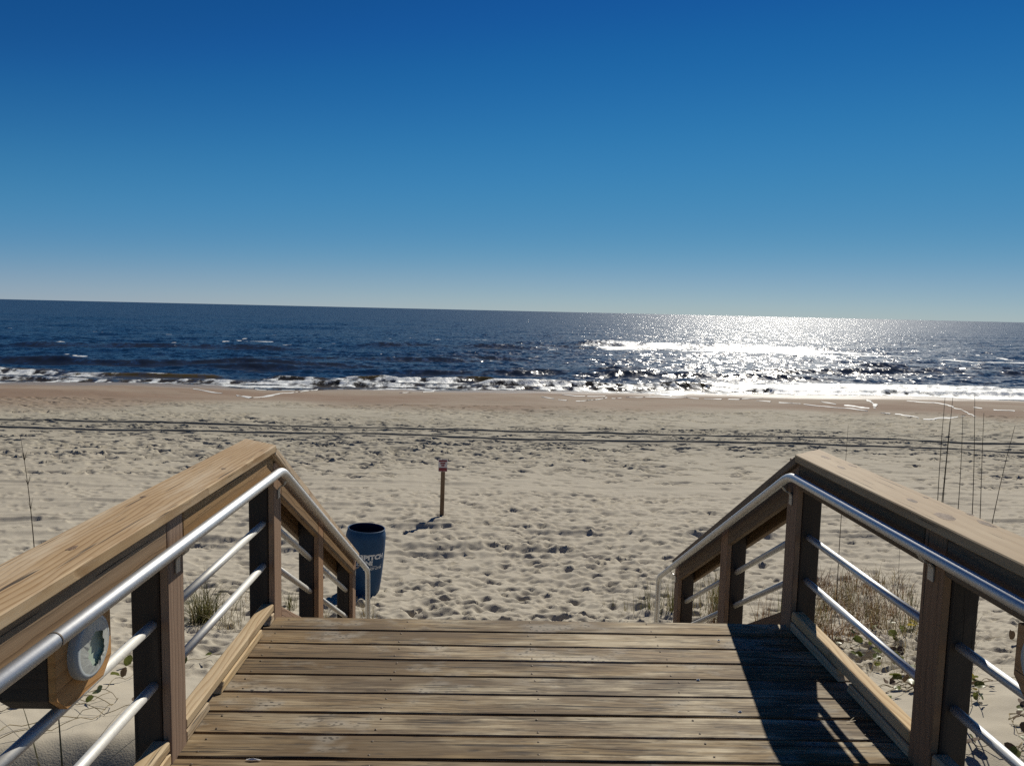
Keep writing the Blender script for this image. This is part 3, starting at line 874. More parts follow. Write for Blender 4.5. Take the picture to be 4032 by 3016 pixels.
def railing(side, xi, label):
    """side = -1 left, +1 right; xi = inner face of the railing"""
    o = side                                  # outward direction
    near, far = ((2.485, 2.615), (3.70, 3.83)) if side < 0 else ((2.425, 2.555), (3.655, 3.785))
    st1, st2 = ((4.645, 4.785), (5.80, 5.93)) if side < 0 else ((4.70, 4.84), (5.885, 6.015))
    back = (near[0] - 1.22, near[1] - 1.22)
    back2 = (near[0] - 2.44, near[1] - 2.44)
    rt = empty('wooden_railing', (xi, 3.0, 0), label, 'railing')
    X = lambda d: xi + o * d
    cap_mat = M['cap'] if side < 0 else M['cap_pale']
    rim_m = M['rim'] if side < 0 else M['rim_shaded']
    nose = 3.655                              # where level turns into slope
    fall = lambda y: -SLOPE * (y - nose)
    zc = (0.500, 0.283) if side < 0 else (0.486, 0.262)
    # posts with a batten on their inner face
    for (a, b) in (back2, back, near, far, st1, st2):
        yc = (a + b) / 2
        top = RIM_TOP - 0.02 + (fall(yc) if yc > nose + 0.1 else 0.0)
        p = board('post', (X(0.031 + 0.047), yc, -2.1 - max(0.0, (yc - 3.7)) * 0.25), (X(0.031 + 0.047), yc, top), 0.138, 0.094, M['post'], rt, up=(1, 0, 0), bevel=0.005)
        bt_top = top + 0.018
        bl = (b - a) - 0.004
        me = board_mesh(bt_top + 0.34 - (fall(yc) * 0 if yc < nose + .1 else fall(yc)), bl, 0.029, 0.003)
        z_mid = (bt_top + (-0.34 + (0 if yc < nose + .1 else fall(yc)))) / 2
        q = mesh_obj('batten', me, M['batten'], p)
        q.matrix_local = o_mats[p.name].inverted() @ frame((X(0.0145), yc, z_mid), (0, 0, 1), (1, 0, 0))
    # level cap, its seaward end cut on the skew
    w = 0.205 if side < 0 else 0.195
    ci, co_ = -0.026, -0.026 + w
    y0, y1i, y1o = -0.4, nose + 0.005, nose + 0.175
    poly = [(y0, -co_), (y1o, -co_), (y1i, -ci), (y0, -ci)] if side > 0 else [(y0, ci), (y1i, ci), (y1o, co_), (y0, co_)]
    # local x runs seaward; local y points to the left (west = -X)
    me = prism_mesh('cap', poly, CAP_TOP - CAP_T, CAP_TOP, 0.004)
    capb = mesh_obj('cap_board', me, cap_mat, rt, frame((xi, 0, 0), (0, 1, 0), (0, 0, 1)))
    kl = KNOTS_L if side < 0 else KNOTS_R
    rk = random.Random(6 + side)
    for (kx, ky, ra, rb) in kl:
        nk = 14
        vk = [(ky, -(kx - xi), CAP_TOP + 0.0012)]
        for sc, hz in ((0.55, 0.0011), (1.0, 0.0003)):
            for q in range(nk):
                a_ = 2 * math.pi * q / nk
                jt = rk.uniform(0.82, 1.18)
                vk.append((ky + ra * sc * jt * math.cos(a_), -(kx - xi) + rb * sc * jt * math.sin(a_), CAP_TOP + hz))
        fk = [(0, 1 + q, 1 + (q + 1) % nk) for q in range(nk)] + [(1 + q, 1 + nk + q, 1 + nk + (q + 1) % nk, 1 + (q + 1) % nk) for q in range(nk)]
        ko = mesh_obj('knot', from_data('knot', vk, fk), M['knot'], capb)
        ko.matrix_local = Matrix.Identity(4)
    # sloping cap
    xm = X((ci + co_) / 2)
    ye = 5.93 if side < 0 else 6.01
    dn = Vector((0, 1, -SLOPE)).normalized()
    nr_ = Vector((0, SLOPE, 1)).normalized()
    a = Vector((xm, nose + 0.012, CAP_TOP - 0.012)) - nr_ * 0.019
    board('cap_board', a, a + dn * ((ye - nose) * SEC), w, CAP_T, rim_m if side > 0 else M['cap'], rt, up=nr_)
    # side boards under the cap, inside and outside of the posts
    zr = RIM_TOP - RIM_H / 2
    spans = [(back2[1], back[0]), (back[1], near[0]), (near[1], far[0])]
    for (a_, b_) in spans:
        board('side_board', (X(0.0155), a_ + 0.003, zr), (X(0.0155), b_ - 0.003, zr), RIM_H, 0.031, rim_m, rt, up=(1, 0, 0), bevel=0.003)
    board('side_board', (X(0.126 + 0.018), -0.4, zr), (X(0.126 + 0.018), nose + 0.10, zr), RIM_H, 0.034, rim_m, rt, up=(1, 0, 0))
    # sloping side boards; square ends along the vertical
    def sloped(name, xa, xb, ya, yb, ztop, h, mat):
        za, zb = ztop + fall(ya), ztop + fall(yb)
        poly_ = [(ya, za), (yb, zb), (yb, zb - h), (ya, za - h)]
        # rotate into a frame whose x follows the slope
        fr = frame((0, ya, za), (0, 1, -SLOPE), (1, 0, 0))
        inv = fr.inverted()
        pl = [inv @ Vector((0, yy_, zz_)) for yy_, zz_ in poly_]
        me_ = prism_mesh(name, [(q.x, q.y) for q in pl], min(xa, xb), max(xa, xb), 0.003)
        return mesh_obj(name, me_, mat, rt, fr)
    zt = CAP_TOP - CAP_T * SEC - 0.004
    hv = 0.158
    for (a_, b_) in ((far[1], st1[0]), (st1[1], st2[0])):
        sloped('side_board', X(0.0), X(0.031), a_ + 0.003, b_ - 0.003, zt, hv, rim_m)
    sloped('side_board', X(0.127), X(0.161), far[1], st2[1], zt, hv, rim_m)
    # stringer kerb of the stairs
    sloped('stair_kerb', X(0.002), X(0.029), far[1] + 0.003, st2[1] + 0.1, 0.118, 0.30, M['batten'])
    # kerb: a low strip, a gap, a rounded rail above it, broken by drain notches
    kspans = [(back2[1], back[0], 0.45), (back[1], near[0], 1.8), (near[1], far[0], None)]
    for (a_, b_, nt) in kspans:
        notches = [b_ - 0.13, b_ - 0.80] if nt is None else [nt]
        if side > 0:
            cuts = [(b_ - 0.62, b_ - 0.54)]
        else:
            cuts = [(q - 0.06, q + 0.055) for q in notches]
        ys_ = [a_ + 0.002] + [v for c in sorted(cuts) for v in c] + [b_ - 0.002]
        for q in range(0, len(ys_), 2):
            ya, yb = ys_[q], ys_[q + 1]
            if yb - ya < 0.02: continue
            zt_ = 0.040 if side < 0 else 0.046
            sl0 = 0.035 if q > 0 else 0.0
            sl1 = 0.035 if q < len(ys_) - 2 else 0.0
            # profile in y,z with slanted ends at the notches
            poly_ = [(ya, 0.002), (yb, 0.002), (yb - sl1 * 0.4, zt_), (ya + sl0, zt_)]
            fr = frame((0, 0, 0), (0, 1, 0), (1, 0, 0))
            inv = fr.inverted()
            pl = [inv @ Vector((0, yy_, zz_)) for yy_, zz_ in poly_]
            me_ = prism_mesh('kerb', [(v.x, v.y) for v in pl], min(X(0.0), X(0.036)), max(X(0.0), X(0.036)), 0.003)
            mesh_obj('kerb_strip', me_, M['kerb'], rt, fr)
        lift = 0.0465 if side < 0 else 0.050
        ht = 0.042 if side < 0 else 0.052
        me_ = prism_mesh('kerb_rail', [(a_ + 0.002, -0.031), (b_ - 0.002, -0.031), (b_ - 0.002, 0.031), (a_ + 0.002, 0.031)], lift, lift + ht, 0.007)
        mesh_obj('kerb_rail', me_, M['kerb'], rt, frame((X(0.033), 0, 0), (0, 1, 0), (0, 0, 1)))
    # round pipes through the posts
    xp = X(0.054) if side < 0 else X(0.069)
    for z in zc:
        for (a_, b_) in ((back2[1], back[0]), (back[1], near[0]), (near[1], far[0])):
            mesh_obj('rail_pipe', tube_mesh([(xp, a_ - 0.01, z), (xp, b_ + 0.01, z)], 0.0168), M['steel_dull'] if side < 0 else M['steel'], rt)
        for (a_, b_) in ((far[1], st1[0]), (st1[1], st2[0])):
            f0 = z - SLOPE * (a_ - (far[0] + far[1]) / 2 - 0.01); f1 = z - SLOPE * (b_ - (far[0] + far[1]) / 2 + 0.01)
            mesh_obj('rail_pipe', tube_mesh([(xp, a_ - 0.01, f0), (xp, b_ + 0.012, f1)], 0.0168), M['steel_dull'], rt)
    # handrail
    xh = X(-0.045) if side < 0 else X(-0.056)
    yb_, ye_ = (3.69, 6.24) if side < 0 else (3.63, 6.35)
    zh = 0.775 if side < 0 else 0.806
    hs_ = 0.556
    zl = zh - hs_ * (ye_ - yb_)
    zs = sand_z(xh, ye_)
    pts = bend([(xh, -0.4, zh), (xh, yb_, zh), (xh, ye_, zl), (xh - o * 0.0, ye_ + 0.035, zs - 0.15)], 0.075, 8)
    hr = mesh_obj('handrail', tube_mesh(pts, 0.0212, 20), M['steel'], rt)
    def on_rail(me_, name, mat):
        q = mesh_obj(name, me_, mat, hr)
        q.matrix_local = Matrix.Identity(4)
        return q
    on_rail(tube_mesh([(xh, 1.755, zh), (xh, 1.761, zh)], 0.0219, 20), 'joint_ring', M['nail'])
    for yb2 in (far[0] + 0.075, st2[0] + 0.075, near[0] + 0.07):
        zz_ = zh - (hs_ * (yb2 - yb_) if yb2 > yb_ else 0.0)
        arm = bend([(X(-0.004), yb2, zz_ - 0.115), (X(-0.004), yb2, zz_ - 0.065), (X(-0.020), yb2, zz_ - 0.048), (X(-0.034), yb2, zz_ - 0.048), (xh + o * 0.004, yb2, zz_ - 0.022)], 0.008, 3)
        bm = bmesh.new()
        prev = None
        hw = 0.017
        for i, q in enumerate(arm):
            t = (arm[min(i + 1, len(arm) - 1)] - arm[max(i - 1, 0)]).normalized()
            nn = Vector((0, 1, 0)).cross(t).normalized() * 0.0025
            cur = [bm.verts.new(q + Vector((0, sy * hw, 0)) + nn * sz) for sy, sz in ((-1, -1), (1, -1), (1, 1), (-1, 1))]
            if prev:
                for j in range(4):
                    bm.faces.new((prev[j], prev[(j + 1) % 4], cur[(j + 1) % 4], cur[j]))
            else:
                bm.faces.new(cur)
            prev = cur
        bm.faces.new(prev[::-1])
        bmesh.ops.recalc_face_normals(bm, faces=bm.faces)
        me_ = bpy.data.meshes.new('bracket'); bm.to_mesh(me_); bm.free()
        on_rail(me_, 'bracket', M['bracket'])
    return rt

railing(-1, XL, 'left wooden railing with sunlit tan cap, silver handrail and two lower pipes')
railing(1, XR, 'right wooden railing in shade with pale knotty cap, silver handrail and pipes')

# ------------------------------------------------------------------ stairs
st = empty('beach_stairs', (0.22, 5.0, -1.0), 'wooden stairs going down from the plank deck to the sand', 'stairs')
n_tr = 8
tr_me = board_mesh(2.52, 0.28, 0.038, 0.004); tr_me.materials.append(M['deck'])
for i in range(1, n_tr + 1):
    y = DECK_END + 0.02 + 0.30 * (i - 0.5); z = -0.17 * i
    mesh_obj('tread', tr_me, None, st, Matrix.Translation((0.2225, y, z - 0.019)))
for x in (XL + 0.045, 0.22, XR - 0.045):
    y0, y1 = DECK_END + 0.03, DECK_END + 0.02 + 0.30 * n_tr + 0.05
    a = Vector((x, y0, -0.17 - 0.045 - 0.13)); dn = Vector((0, 1, -0.17 / 0.30))
    board('stringer', a, a + dn * (y1 - y0), 0.038, 0.184, M['under'], st, up=(0, 0.17 / 0.30, 1))

# ------------------------------------------------------------------ lights hung under the side boards
M['bezel'] = plain('light_bezel', (0.42, 0.46, 0.47), 0.45, 0.0, 0.05, 60, 0.08)
M['lens'] = plain('light_lens', (0.48, 0.50, 0.46), 0.35, 0.0, 0.1, 50, 0.12)
M['inner'] = plain('light_inside', (0.46, 0.55, 0.44), 0.4, 0.0, 0.05, 50, 0.1)

def deck_light(side, xi, yc, zc_, label):
    o = side
    X = lambda d: xi + o * d
    t = empty('deck_light', (X(0.07), yc, zc_ - 0.13), label, 'light')
    prof = [(-0.137, 0.072), (-0.137, -0.085), (-0.09, -0.13), (0.09, -0.13), (0.137, -0.085), (0.137, 0.072)]
    fr = frame((X(0.004), yc, zc_), (0, 1, 0), (-o, 0, 0))      # local z points to the deck
    poly = [(p[0], p[1] * (1 if side < 0 else -1)) for p in prof]
    # in this frame local y = z cross x
    ydir = Vector((-o, 0, 0)).cross(Vector((0, 1, 0)))
    sgn = 1 if ydir.z > 0 else -1
    poly = [(p[0], p[1] * sgn) for p in prof]
    if sgn < 0: poly = poly[::-1]
    mesh_obj('mounting_block', prism_mesh('block', poly, -0.146, -0.0205, 0.003), M['post'], t, fr)  # dark tone paints in the shade on the block's sides
    mesh_obj('lit_tone_face', prism_mesh('face', [(p_[0] * 1.0, p_[1]) for p_ in poly], -0.02, 0.0, 0.002), M['pinewood'], t, fr)  # added plate, its brighter tone stands for the block's sunlit face
    # dished round bezel
    seg = 40
    ringp = [(0.086, 0.0), (0.087, 0.016), (0.083, 0.023), (0.072, 0.0265), (0.070, 0.024), (0.068, 0.012)]
    v, f = [], []
    for (r_, h_) in ringp:
        for k in range(seg):
            a = 2 * math.pi * k / seg
            v.append((r_ * math.cos(a), r_ * math.sin(a), h_))
    for i in range(len(ringp) - 1):
        for k in range(seg):
            k2 = (k + 1) % seg
            f.append((i * seg + k, i * seg + k2, (i + 1) * seg + k2, (i + 1) * seg + k))
    mesh_obj('bezel', from_data('bezel', v, f), M['bezel'], t, fr, smooth=True)
    # backing bowl
    v, f = [(0, 0, 0.013)], []
    for r_, h_ in ((0.035, 0.014), (0.058, 0.016), (0.069, 0.020)):
        for k in range(seg):
            a = 2 * math.pi * k / seg
            v.append((r_ * math.cos(a), r_ * math.sin(a), h_))
    for k in range(seg):
        k2 = (k + 1) % seg
        f.append((0, 1 + k, 1 + k2))
        for i in range(2):
            f.append((1 + i * seg + k, 1 + (i + 1) * seg + k, 1 + (i + 1) * seg + k2, 1 + i * seg + k2))
    mesh_obj('reflector', from_data('bowl', v, f), M['inner'], t, fr, smooth=True)
    # broken lens: a ring with a jagged hole, towards the lower part
    rg_ = random.Random(3 if side < 0 else 9)
    v, f = [], []
    for k in range(seg):
        a = 2 * math.pi * k / seg
        cx, cy = math.cos(a), math.sin(a)
        v.append((0.0715 * cx, 0.0715 * cy, 0.0262))
        up = cy * sgn
        inner = 0.041 + 0.006 * up + rg_.uniform(-0.006, 0.007)
        hx, hy = 0.008, -0.014 * sgn
        px, py = hx + inner * cx * 0.95, hy + inner * cy * 1.05
        rr_ = math.hypot(px, py)
        if rr_ > 0.062: px, py = px * 0.062 / rr_, py * 0.062 / rr_
        v.append((px, py, 0.0275 + rg_.uniform(-0.001, 0.001)))
    for k in range(seg):
        k2 = (k + 1) % seg
        f.append((2 * k, 2 * k2, 2 * k2 + 1, 2 * k + 1))
    mesh_obj('broken_lens', from_data('lens', v, f), M['lens'], t, fr)
    return t

deck_light(-1, XL, 1.978, 0.660, 'round broken deck light on a wooden block under the left railing')
deck_light(1, XR, 1.935, 0.650, 'round deck light on a dark wooden block at the right railing')

# ------------------------------------------------------------------ barrel
M['barrel'] = plain('barrel_plastic', (0.013, 0.058, 0.135), 0.5, 0.0, 0.06, 25, 0.12)
M['barrel'].node_tree.nodes['Principled BSDF'].inputs['Specular IOR Level'].default_value = 0.2
M['paint_white'] = plain('stencil_paint', (0.68, 0.70, 0.70), 0.6, 0.0, 0.0, 60, 0.15)
M['barrel_in'] = plain('barrel_inside', (0.006, 0.015, 0.04), 0.6)

BX, BY = -1.84, 10.43
BZ = sand_z(BX, BY) - 0.03
barrel = empty('litter_barrel', (BX, BY, BZ), 'dark blue plastic litter barrel with white PITCH IN! lettering on the sand', 'barrel')
barrel.rotation_euler = (R(-1.0), R(4.2), 0)
def lathe(profile, seg=64):
    v, f = [], []
    for (r_, z_) in profile:
        for k in range(seg):
            a = 2 * math.pi * k / seg
            v.append((r_ * math.cos(a), r_ * math.sin(a), z_))
    for i in range(len(profile) - 1):
        for k in range(seg):
            k2 = (k + 1) % seg
            f.append((i * seg + k, i * seg + k2, (i + 1) * seg + k2, (i + 1) * seg + k))
    return v, f
BPROF = [(0.0, 0.0), (0.20, 0.0), (0.232, 0.004), (0.240, 0.016), (0.240, 0.030), (0.236, 0.040), (0.252, 0.075), (0.264, 0.20), (0.272, 0.36), (0.278, 0.52), (0.281, 0.66), (0.281, 0.78),
         (0.281, 0.85), (0.274, 0.905), (0.262, 0.94), (0.256, 0.955)]
def barrel_r(z):
    return float(np.interp(z, [p[1] for p in BPROF[1:]], [p[0] for p in BPROF[1:]]))
def bpart(name, v, f, mat, smooth_=True, part=None):
    me = from_data(name, v, f)
    if mat: me.materials.append(mat)
    o = bpy.data.objects.new(name, me)
    link(o, part or barrel)
    if smooth_: me.polygons.foreach_set('use_smooth', np.ones(len(me.polygons), bool))
    return o
v, f = lathe(BPROF); bpart('shell', v, f, M['barrel'])
v, f = lathe([(0.2555, 0.953), (0.262, 0.955), (0.265, 0.962), (0.262, 0.970), (0.254, 0.972), (0.249, 0.968), (0.248, 0.955)]); bpart('top_rim', v, f, M['barrel'])
v, f = lathe([(0.2478, 0.956), (0.268, 0.85), (0.272, 0.6), (0.255, 0.2), (0.23, 0.05), (0.0, 0.045)]); bpart('liner', v, f, M['barrel_in'])

def text_mesh(txt, size, bold=0.0, xs=1.0):
    cu = bpy.data.curves.new('text', 'FONT')
    cu.body = txt; cu.size = size; cu.offset = bold; cu.resolution_u = 3
    cu.fill_mode = 'FRONT' if hasattr(cu, 'fill_mode') else cu.fill_mode
    ob = bpy.data.objects.new('text_tmp', cu)
    COL.objects.link(ob)
    dg = bpy.context.evaluated_depsgraph_get()
    me = bpy.data.meshes.new_from_object(ob.evaluated_get(dg))
    bpy.data.objects.remove(ob)
    # cut into finer pieces so that it can wrap
    bm = bmesh.new(); bm.from_mesh(me)
    bmesh.ops.triangulate(bm, faces=bm.faces)
    for _ in range(2):
        bmesh.ops.subdivide_edges(bm, edges=[e for e in bm.edges if e.calc_length() > size * 0.25], cuts=1)
        bmesh.ops.triangulate(bm, faces=bm.faces)
    for vv in bm.verts: vv.co.x *= xs
    bm.to_mesh(me); bm.free()
    return me

TOCAM = math.atan2(0 - BY, 0 - BX)          # direction from barrel to the camera
def wrap(me, s0, z0, lift=0.0025):
    """flat x,y -> round the barrel; s runs rightwards as the camera sees it"""
    for vv in me.vertices:
        s_, z_ = s0 + vv.co.x, z0 + vv.co.y
        r_ = barrel_r(z_) + lift
        a = TOCAM + s_ / 0.29
        vv.co = (r_ * math.cos(a), r_ * math.sin(a), z_)
    me.update()
    return me
def stencil(name, txt, width, height, s0, z0, bold):
    me = text_mesh(txt, 1.0, 0.0)
    xs_ = [v_.co.x for v_ in me.vertices]; ys_ = [v_.co.y for v_ in me.vertices]
    kx, ky = width / (max(xs_) - min(xs_)), height / (max(ys_) - min(ys_))
    me2 = text_mesh(txt, 1.0, bold)
    mx, my = min(xs_), min(ys_)
    for v_ in me2.vertices:
        v_.co = ((v_.co.x - mx) * kx, (v_.co.y - my) * ky, 0)
    wrap(me2, s0, z0)
    me2.materials.append(M['paint_white'])
    o = bpy.data.objects.new(name, me2); link(o, barrel)
    return o
stencil('lettering', 'PITCH', 0.315, 0.066, -0.008, 0.590, 0.055)
stencil('lettering', 'IN!', 0.125, 0.060, -0.008, 0.512, 0.055)
stencil('lettering', 'DO NOT LITTER', 0.310, 0.031, -0.008, 0.442, 0.03)
def flat_patch(name, rects, lift, mat, part=None):
    v, f = [], []
    for (x0, x1, z0, z1) in rects:
        n = max(1, int((x1 - x0) / 0.012))
        b = len(v)
        for i in range(n + 1):
            x = x0 + (x1 - x0) * i / n
            for z in (z0, z1):
                r_ = barrel_r(z) + lift
                a = TOCAM + x / 0.29
                v.append((r_ * math.cos(a), r_ * math.sin(a), z))
        for i in range(n):
            f.append((b + 2 * i, b + 2 * i + 2, b + 2 * i + 3, b + 2 * i + 1))
    return bpart(name, v, f, mat, False, part)
for rect in ((-0.008, 0.03, 0.489, 0.494), (0.09, 0.20, 0.489, 0.494), (0.26, 0.30, 0.489, 0.494)):
    flat_patch('underline', [rect], 0.0025, M['paint_white'])
pic = flat_patch('pictogram_panel', [(-0.165, -0.022, 0.507, 0.660)], 0.0025, M['paint_white'])
for rect in ((-0.085, -0.058, 0.625, 0.648), (-0.098, -0.045, 0.575, 0.618), (-0.092, -0.074, 0.515, 0.575), (-0.066, -0.049, 0.515, 0.575), (-0.145, -0.105, 0.515, 0.560), (-0.130, -0.098, 0.598, 0.610)):
    flat_patch('pictogram_figure', [rect], 0.0045, M['barrel'], pic)

# ------------------------------------------------------------------ sign on a post
M['sign_post'] = wood('timber_sign_post', (0.20, 0.13, 0.075), (0.11, 0.07, 0.04), None, 0, ring=14, knots=0.3)
M['sign_white'] = plain('sign_white', (0.62, 0.58, 0.58), 0.45, 0.0, 0, 30, 0.05)
M['sign_red'] = plain('sign_red', (0.20, 0.018, 0.03), 0.45, 0.0, 0, 30, 0.08)
SX, SY = -1.06, 15.72
SZ = sand_z(SX, SY)
sg = empty('beach_sign', (SX, SY, SZ), 'small red and white notice sign on a wooden post in the sand', 'sign')
def spart(name, x0, x1, y0, y1, z0, z1, mat, part=None, bevel=0.002):
    me = prism_mesh(name, [(x0, y0), (x1, y0), (x1, y1), (x0, y1)], z0, z1, bevel)
    me.materials.append(mat)
    o = bpy.data.objects.new(name, me); link(o, part or sg)
    return o
# the post is a length of timber: local x is its length
pm = board_mesh(1.75, 0.086, 0.086, 0.004); pm.materials.append(M['sign_post'])
po = bpy.data.objects.new('post', pm); link(po, sg)
po.matrix_local = Matrix.Rotation(R(0.9), 4, 'Y') @ Matrix.Translation((0, 0, 1.20 - 0.875)) @ Matrix.Rotation(-math.pi / 2, 4, 'Y')
pn = spart('sign_panel', -0.083, 0.107, -0.0525, -0.047, 0.955, 1.225, M['sign_white'])
rdx = 0.012
for nm, x0, x1, z0, z1 in (('red_band', -0.083, 0.083, 1.166, 1.203), ('red_text', -0.052, 0.052, 1.117, 1.150), ('red_text', -0.034, 0.034, 1.069, 1.103), ('red_band', -0.086, 0.086, 0.964, 1.040)):
    spart(nm, x0 + rdx, x1 + rdx, -0.0555, -0.0515, z0, z1, M['sign_red'], pn, 0.0)
for z in (0.952 + 0.01, 1.215):
    spart('screw', rdx - 0.006, rdx + 0.006, -0.057, -0.0515, z - 0.006, z + 0.006, M['nail'], pn, 0.0)

# ------------------------------------------------------------------ dune plants
def leaf_mat(name, a, b, rough=0.55, trans=0.25):
    g = NT(name)
    geo = g.n('ShaderNodeNewGeometry')
    nz = g.noise(geo.outputs['Position'], 9.0, 3)
    rnd = geo.outputs['Random Per Island']
    f = g.math('ADD', g.math('MULTIPLY', nz, 0.5), g.math('MULTIPLY', rnd, 0.6), clamp=True)
    col = g.mix(g.maprange(f, 0.15, 0.85), a, b)
    p = g.principled(col, rough, 0.0, None, 0.3)
    tr = g.n('ShaderNodeBsdfTranslucent'); g.l(col, tr.inputs['Color'])
    ms = g.n('ShaderNodeMixShader'); ms.inputs[0].default_value = trans
    g.l(p.outputs[0], ms.inputs[1]); g.l(tr.outputs[0], ms.inputs[2])
    return g.done(ms)
M['grass_green'] = leaf_mat('grass_green', (0.07, 0.085, 0.022), (0.21, 0.18, 0.065))
M['grass_dry'] = leaf_mat('grass_dry', (0.15, 0.075, 0.035), (0.30, 0.19, 0.09))
M['grass_mixed'] = leaf_mat('grass_mixed', (0.17, 0.15, 0.055), (0.36, 0.27, 0.14))
M['stalk_dark'] = leaf_mat('stalk_dark', (0.045, 0.032, 0.02), (0.10, 0.075, 0.045), 0.6, 0.05)
M['stalk_purple'] = leaf_mat('stalk_purple', (0.06, 0.05, 0.06), (0.13, 0.12, 0.06), 0.5, 0.1)
M['leaf_green'] = leaf_mat('leaf_green', (0.07, 0.10, 0.02), (0.18, 0.19, 0.045), 0.4, 0.3)
M['leaf_yellow'] = leaf_mat('leaf_yellow', (0.40, 0.32, 0.04), (0.52, 0.40, 0.06), 0.45, 0.3)
M['leaf_brown'] = leaf_mat('leaf_brown', (0.08, 0.055, 0.035), (0.15, 0.10, 0.06), 0.6, 0.1)

def blade(v, f, base, az, lean, length, width, droop, n=5):
    """tapered arching strip"""
    d = Vector((math.cos(az), math.sin(az), 0)); side = Vector((-math.sin(az), math.cos(az), 0))
    p = Vector(base); ang = math.pi / 2 - lean
    b = len(v)
    st_ = length / n
    for i in range(n + 1):
        w = width * (1 - (i / n) ** 1.5) + 0.0006
        v.append(p - side * w * 0.5); v.append(p + side * w * 0.5)
        p = p + (d * math.cos(ang) + Vector((0, 0, 1)) * math.sin(ang)) * st_
        ang -= droop / n * (0.5 + i / n)
    for i in range(n):
        f.append((b + 2 * i, b + 2 * i + 1, b + 2 * i + 3, b + 2 * i + 2))

def tuft(x, y, label, group, n=70, h=0.45, spread=0.12, mat='grass_mixed', droop=1.2, lean=0.35, width=0.006, bias=None, seed=0, name='grass_tuft', zoff=0.0):
    rg_ = random.Random(seed * 31 + int(x * 100) + int(y * 37))
    z = sand_z(x, y) + zoff
    v, f = [], []
    for _ in range(n):
        az = rg_.uniform(0, 2 * math.pi) if bias is None else rg_.gauss(bias, 1.0)
        r_ = abs(rg_.gauss(0, spread)); a2 = rg_.uniform(0, 2 * math.pi)
        blade(v, f, (r_ * math.cos(a2), r_ * math.sin(a2), -0.03), az, abs(rg_.gauss(0, lean)), h * rg_.uniform(0.45, 1.1), width * rg_.uniform(0.6, 1.2), droop * rg_.uniform(0.2, 1.4))
    me = from_data(name, v, f)
    me.materials.append(M[mat])
    o = bpy.data.objects.new(name, me); COL.objects.link(o)
    o.location = (x, y, z)
    return tag(o, label, 'grass', group)

gl = 'grass left of the boardwalk'
tuft(-3.25, 8.30, 'large green-brown grass clump seen through the left railing', gl, 260, 0.62, 0.11, 'grass_green', 1.8, 0.6, 0.009)
tuft(-2.95, 8.05, 'loose dry grass beside the large clump left of the railing', gl, 40, 0.5, 0.12, 'grass_mixed', 1.9, 0.7, 0.005)
tuft(-2.46, 9.0, 'small green grass tuft seen between the left stair posts', gl, 60, 0.36, 0.07, 'grass_green', 1.0, 0.5)
tuft(-3.1, 9.3, 'thin dry grass behind the far left post', gl, 45, 0.42, 0.2, 'grass_mixed', 1.6, 0.6, 0.005)
tuft(-1.50, 8.75, 'wispy grass tuft at the foot of the left handrail', gl, 45, 0.34, 0.10, 'grass_mixed', 1.0, 0.5, 0.005)
tuft(-1.95, 8.65, 'sparse grass tuft under the last left stair post', gl, 40, 0.30, 0.10, 'grass_mixed', 1.2, 0.6, 0.005)
tuft(-1.33, 11.15, 'lone little grass sprout on the sand right of the blue barrel', None, 14, 0.17, 0.03, 'grass_mixed', 0.8, 0.5, 0.005)
for i, (x, y, n) in enumerate(((1.56, 9.92, 3), (1.70, 9.95, 4), (1.82, 9.65, 7))):
    tuft(x, y, ('single upright grass sprig on the sand left of the right stairs', 'thin leaning grass sprig beside the upright sprig on the sand', 'small grass sprig nearest the right handrail foot on the sand')[i], None, n, 0.20, 0.02, 'grass_green', 0.7, 0.4, 0.006, seed=i)
gr_ = 'grass around the right stairs'
for i, (x, y, n, h, m_, lab) in enumerate((
        (2.10, 9.45, 40, 0.42, 'grass_green', 'green grass tuft at the foot of the right handrail'),
        (2.40, 9.35, 90, 0.60, 'grass_green', 'tall green grass behind the lowest right stair post'),
        (2.62, 9.6, 60, 0.6, 'grass_mixed', 'mixed grass between the two lower right stair posts'),
        (2.90, 9.0, 150, 0.75, 'grass_green', 'dense green grass clump behind the middle right stair post'),
        (3.12, 9.9, 80, 0.60, 'grass_mixed', 'upright yellowish grass right of the middle right stair post'),
        (2.72, 8.7, 60, 0.42, 'grass_dry', 'dry reddish grass low behind the right stair pipes'),
        (3.36, 8.8, 40, 0.50, 'grass_dry', 'thin dry twigs beside the far right post'),
        (3.95, 8.8, 70, 0.60, 'grass_green', 'green grass just right of the far right post'))):
    tuft(x, y, lab, gr_, n, h, 0.13, m_, 0.9, 0.35, 0.006, seed=i)
rgx = random.Random(12)
for i in range(46):
    y = rgx.uniform(7.6, 11.4); t_ = rgx.random()
    x = (0.435 + 0.16 * t_) * y + rgx.uniform(-0.2, 0.3)
    if y < 9 and t_ > 0.75 and rgx.random() < 0.5: continue
    tuft(x, y, 'tangled dry brown grass on the sand seen through the right railing', 'dry grass right of the boardwalk', rgx.randint(30, 62), rgx.uniform(0.28, 0.55), rgx.uniform(0.10, 0.22), ('grass_green' if rgx.random() < 0.2 else 'grass_dry') if rgx.random() < 0.55 else 'grass_mixed', rgx.uniform(1.2, 2.4), 0.7, 0.0085, seed=i)
for i in range(16):
    y = rgx.uniform(5.6, 7.6); x = (0.46 + 0.22 * rgx.random()) * y
    tuft(x, y, 'thin sprawling dry stems on the sand near the right railing', 'sprawling stems right of the boardwalk', rgx.randint(12, 26), rgx.uniform(0.3, 0.6), 0.25, 'grass_mixed', rgx.uniform(2.0, 3.0), 1.1, 0.0035, seed=100 + i)

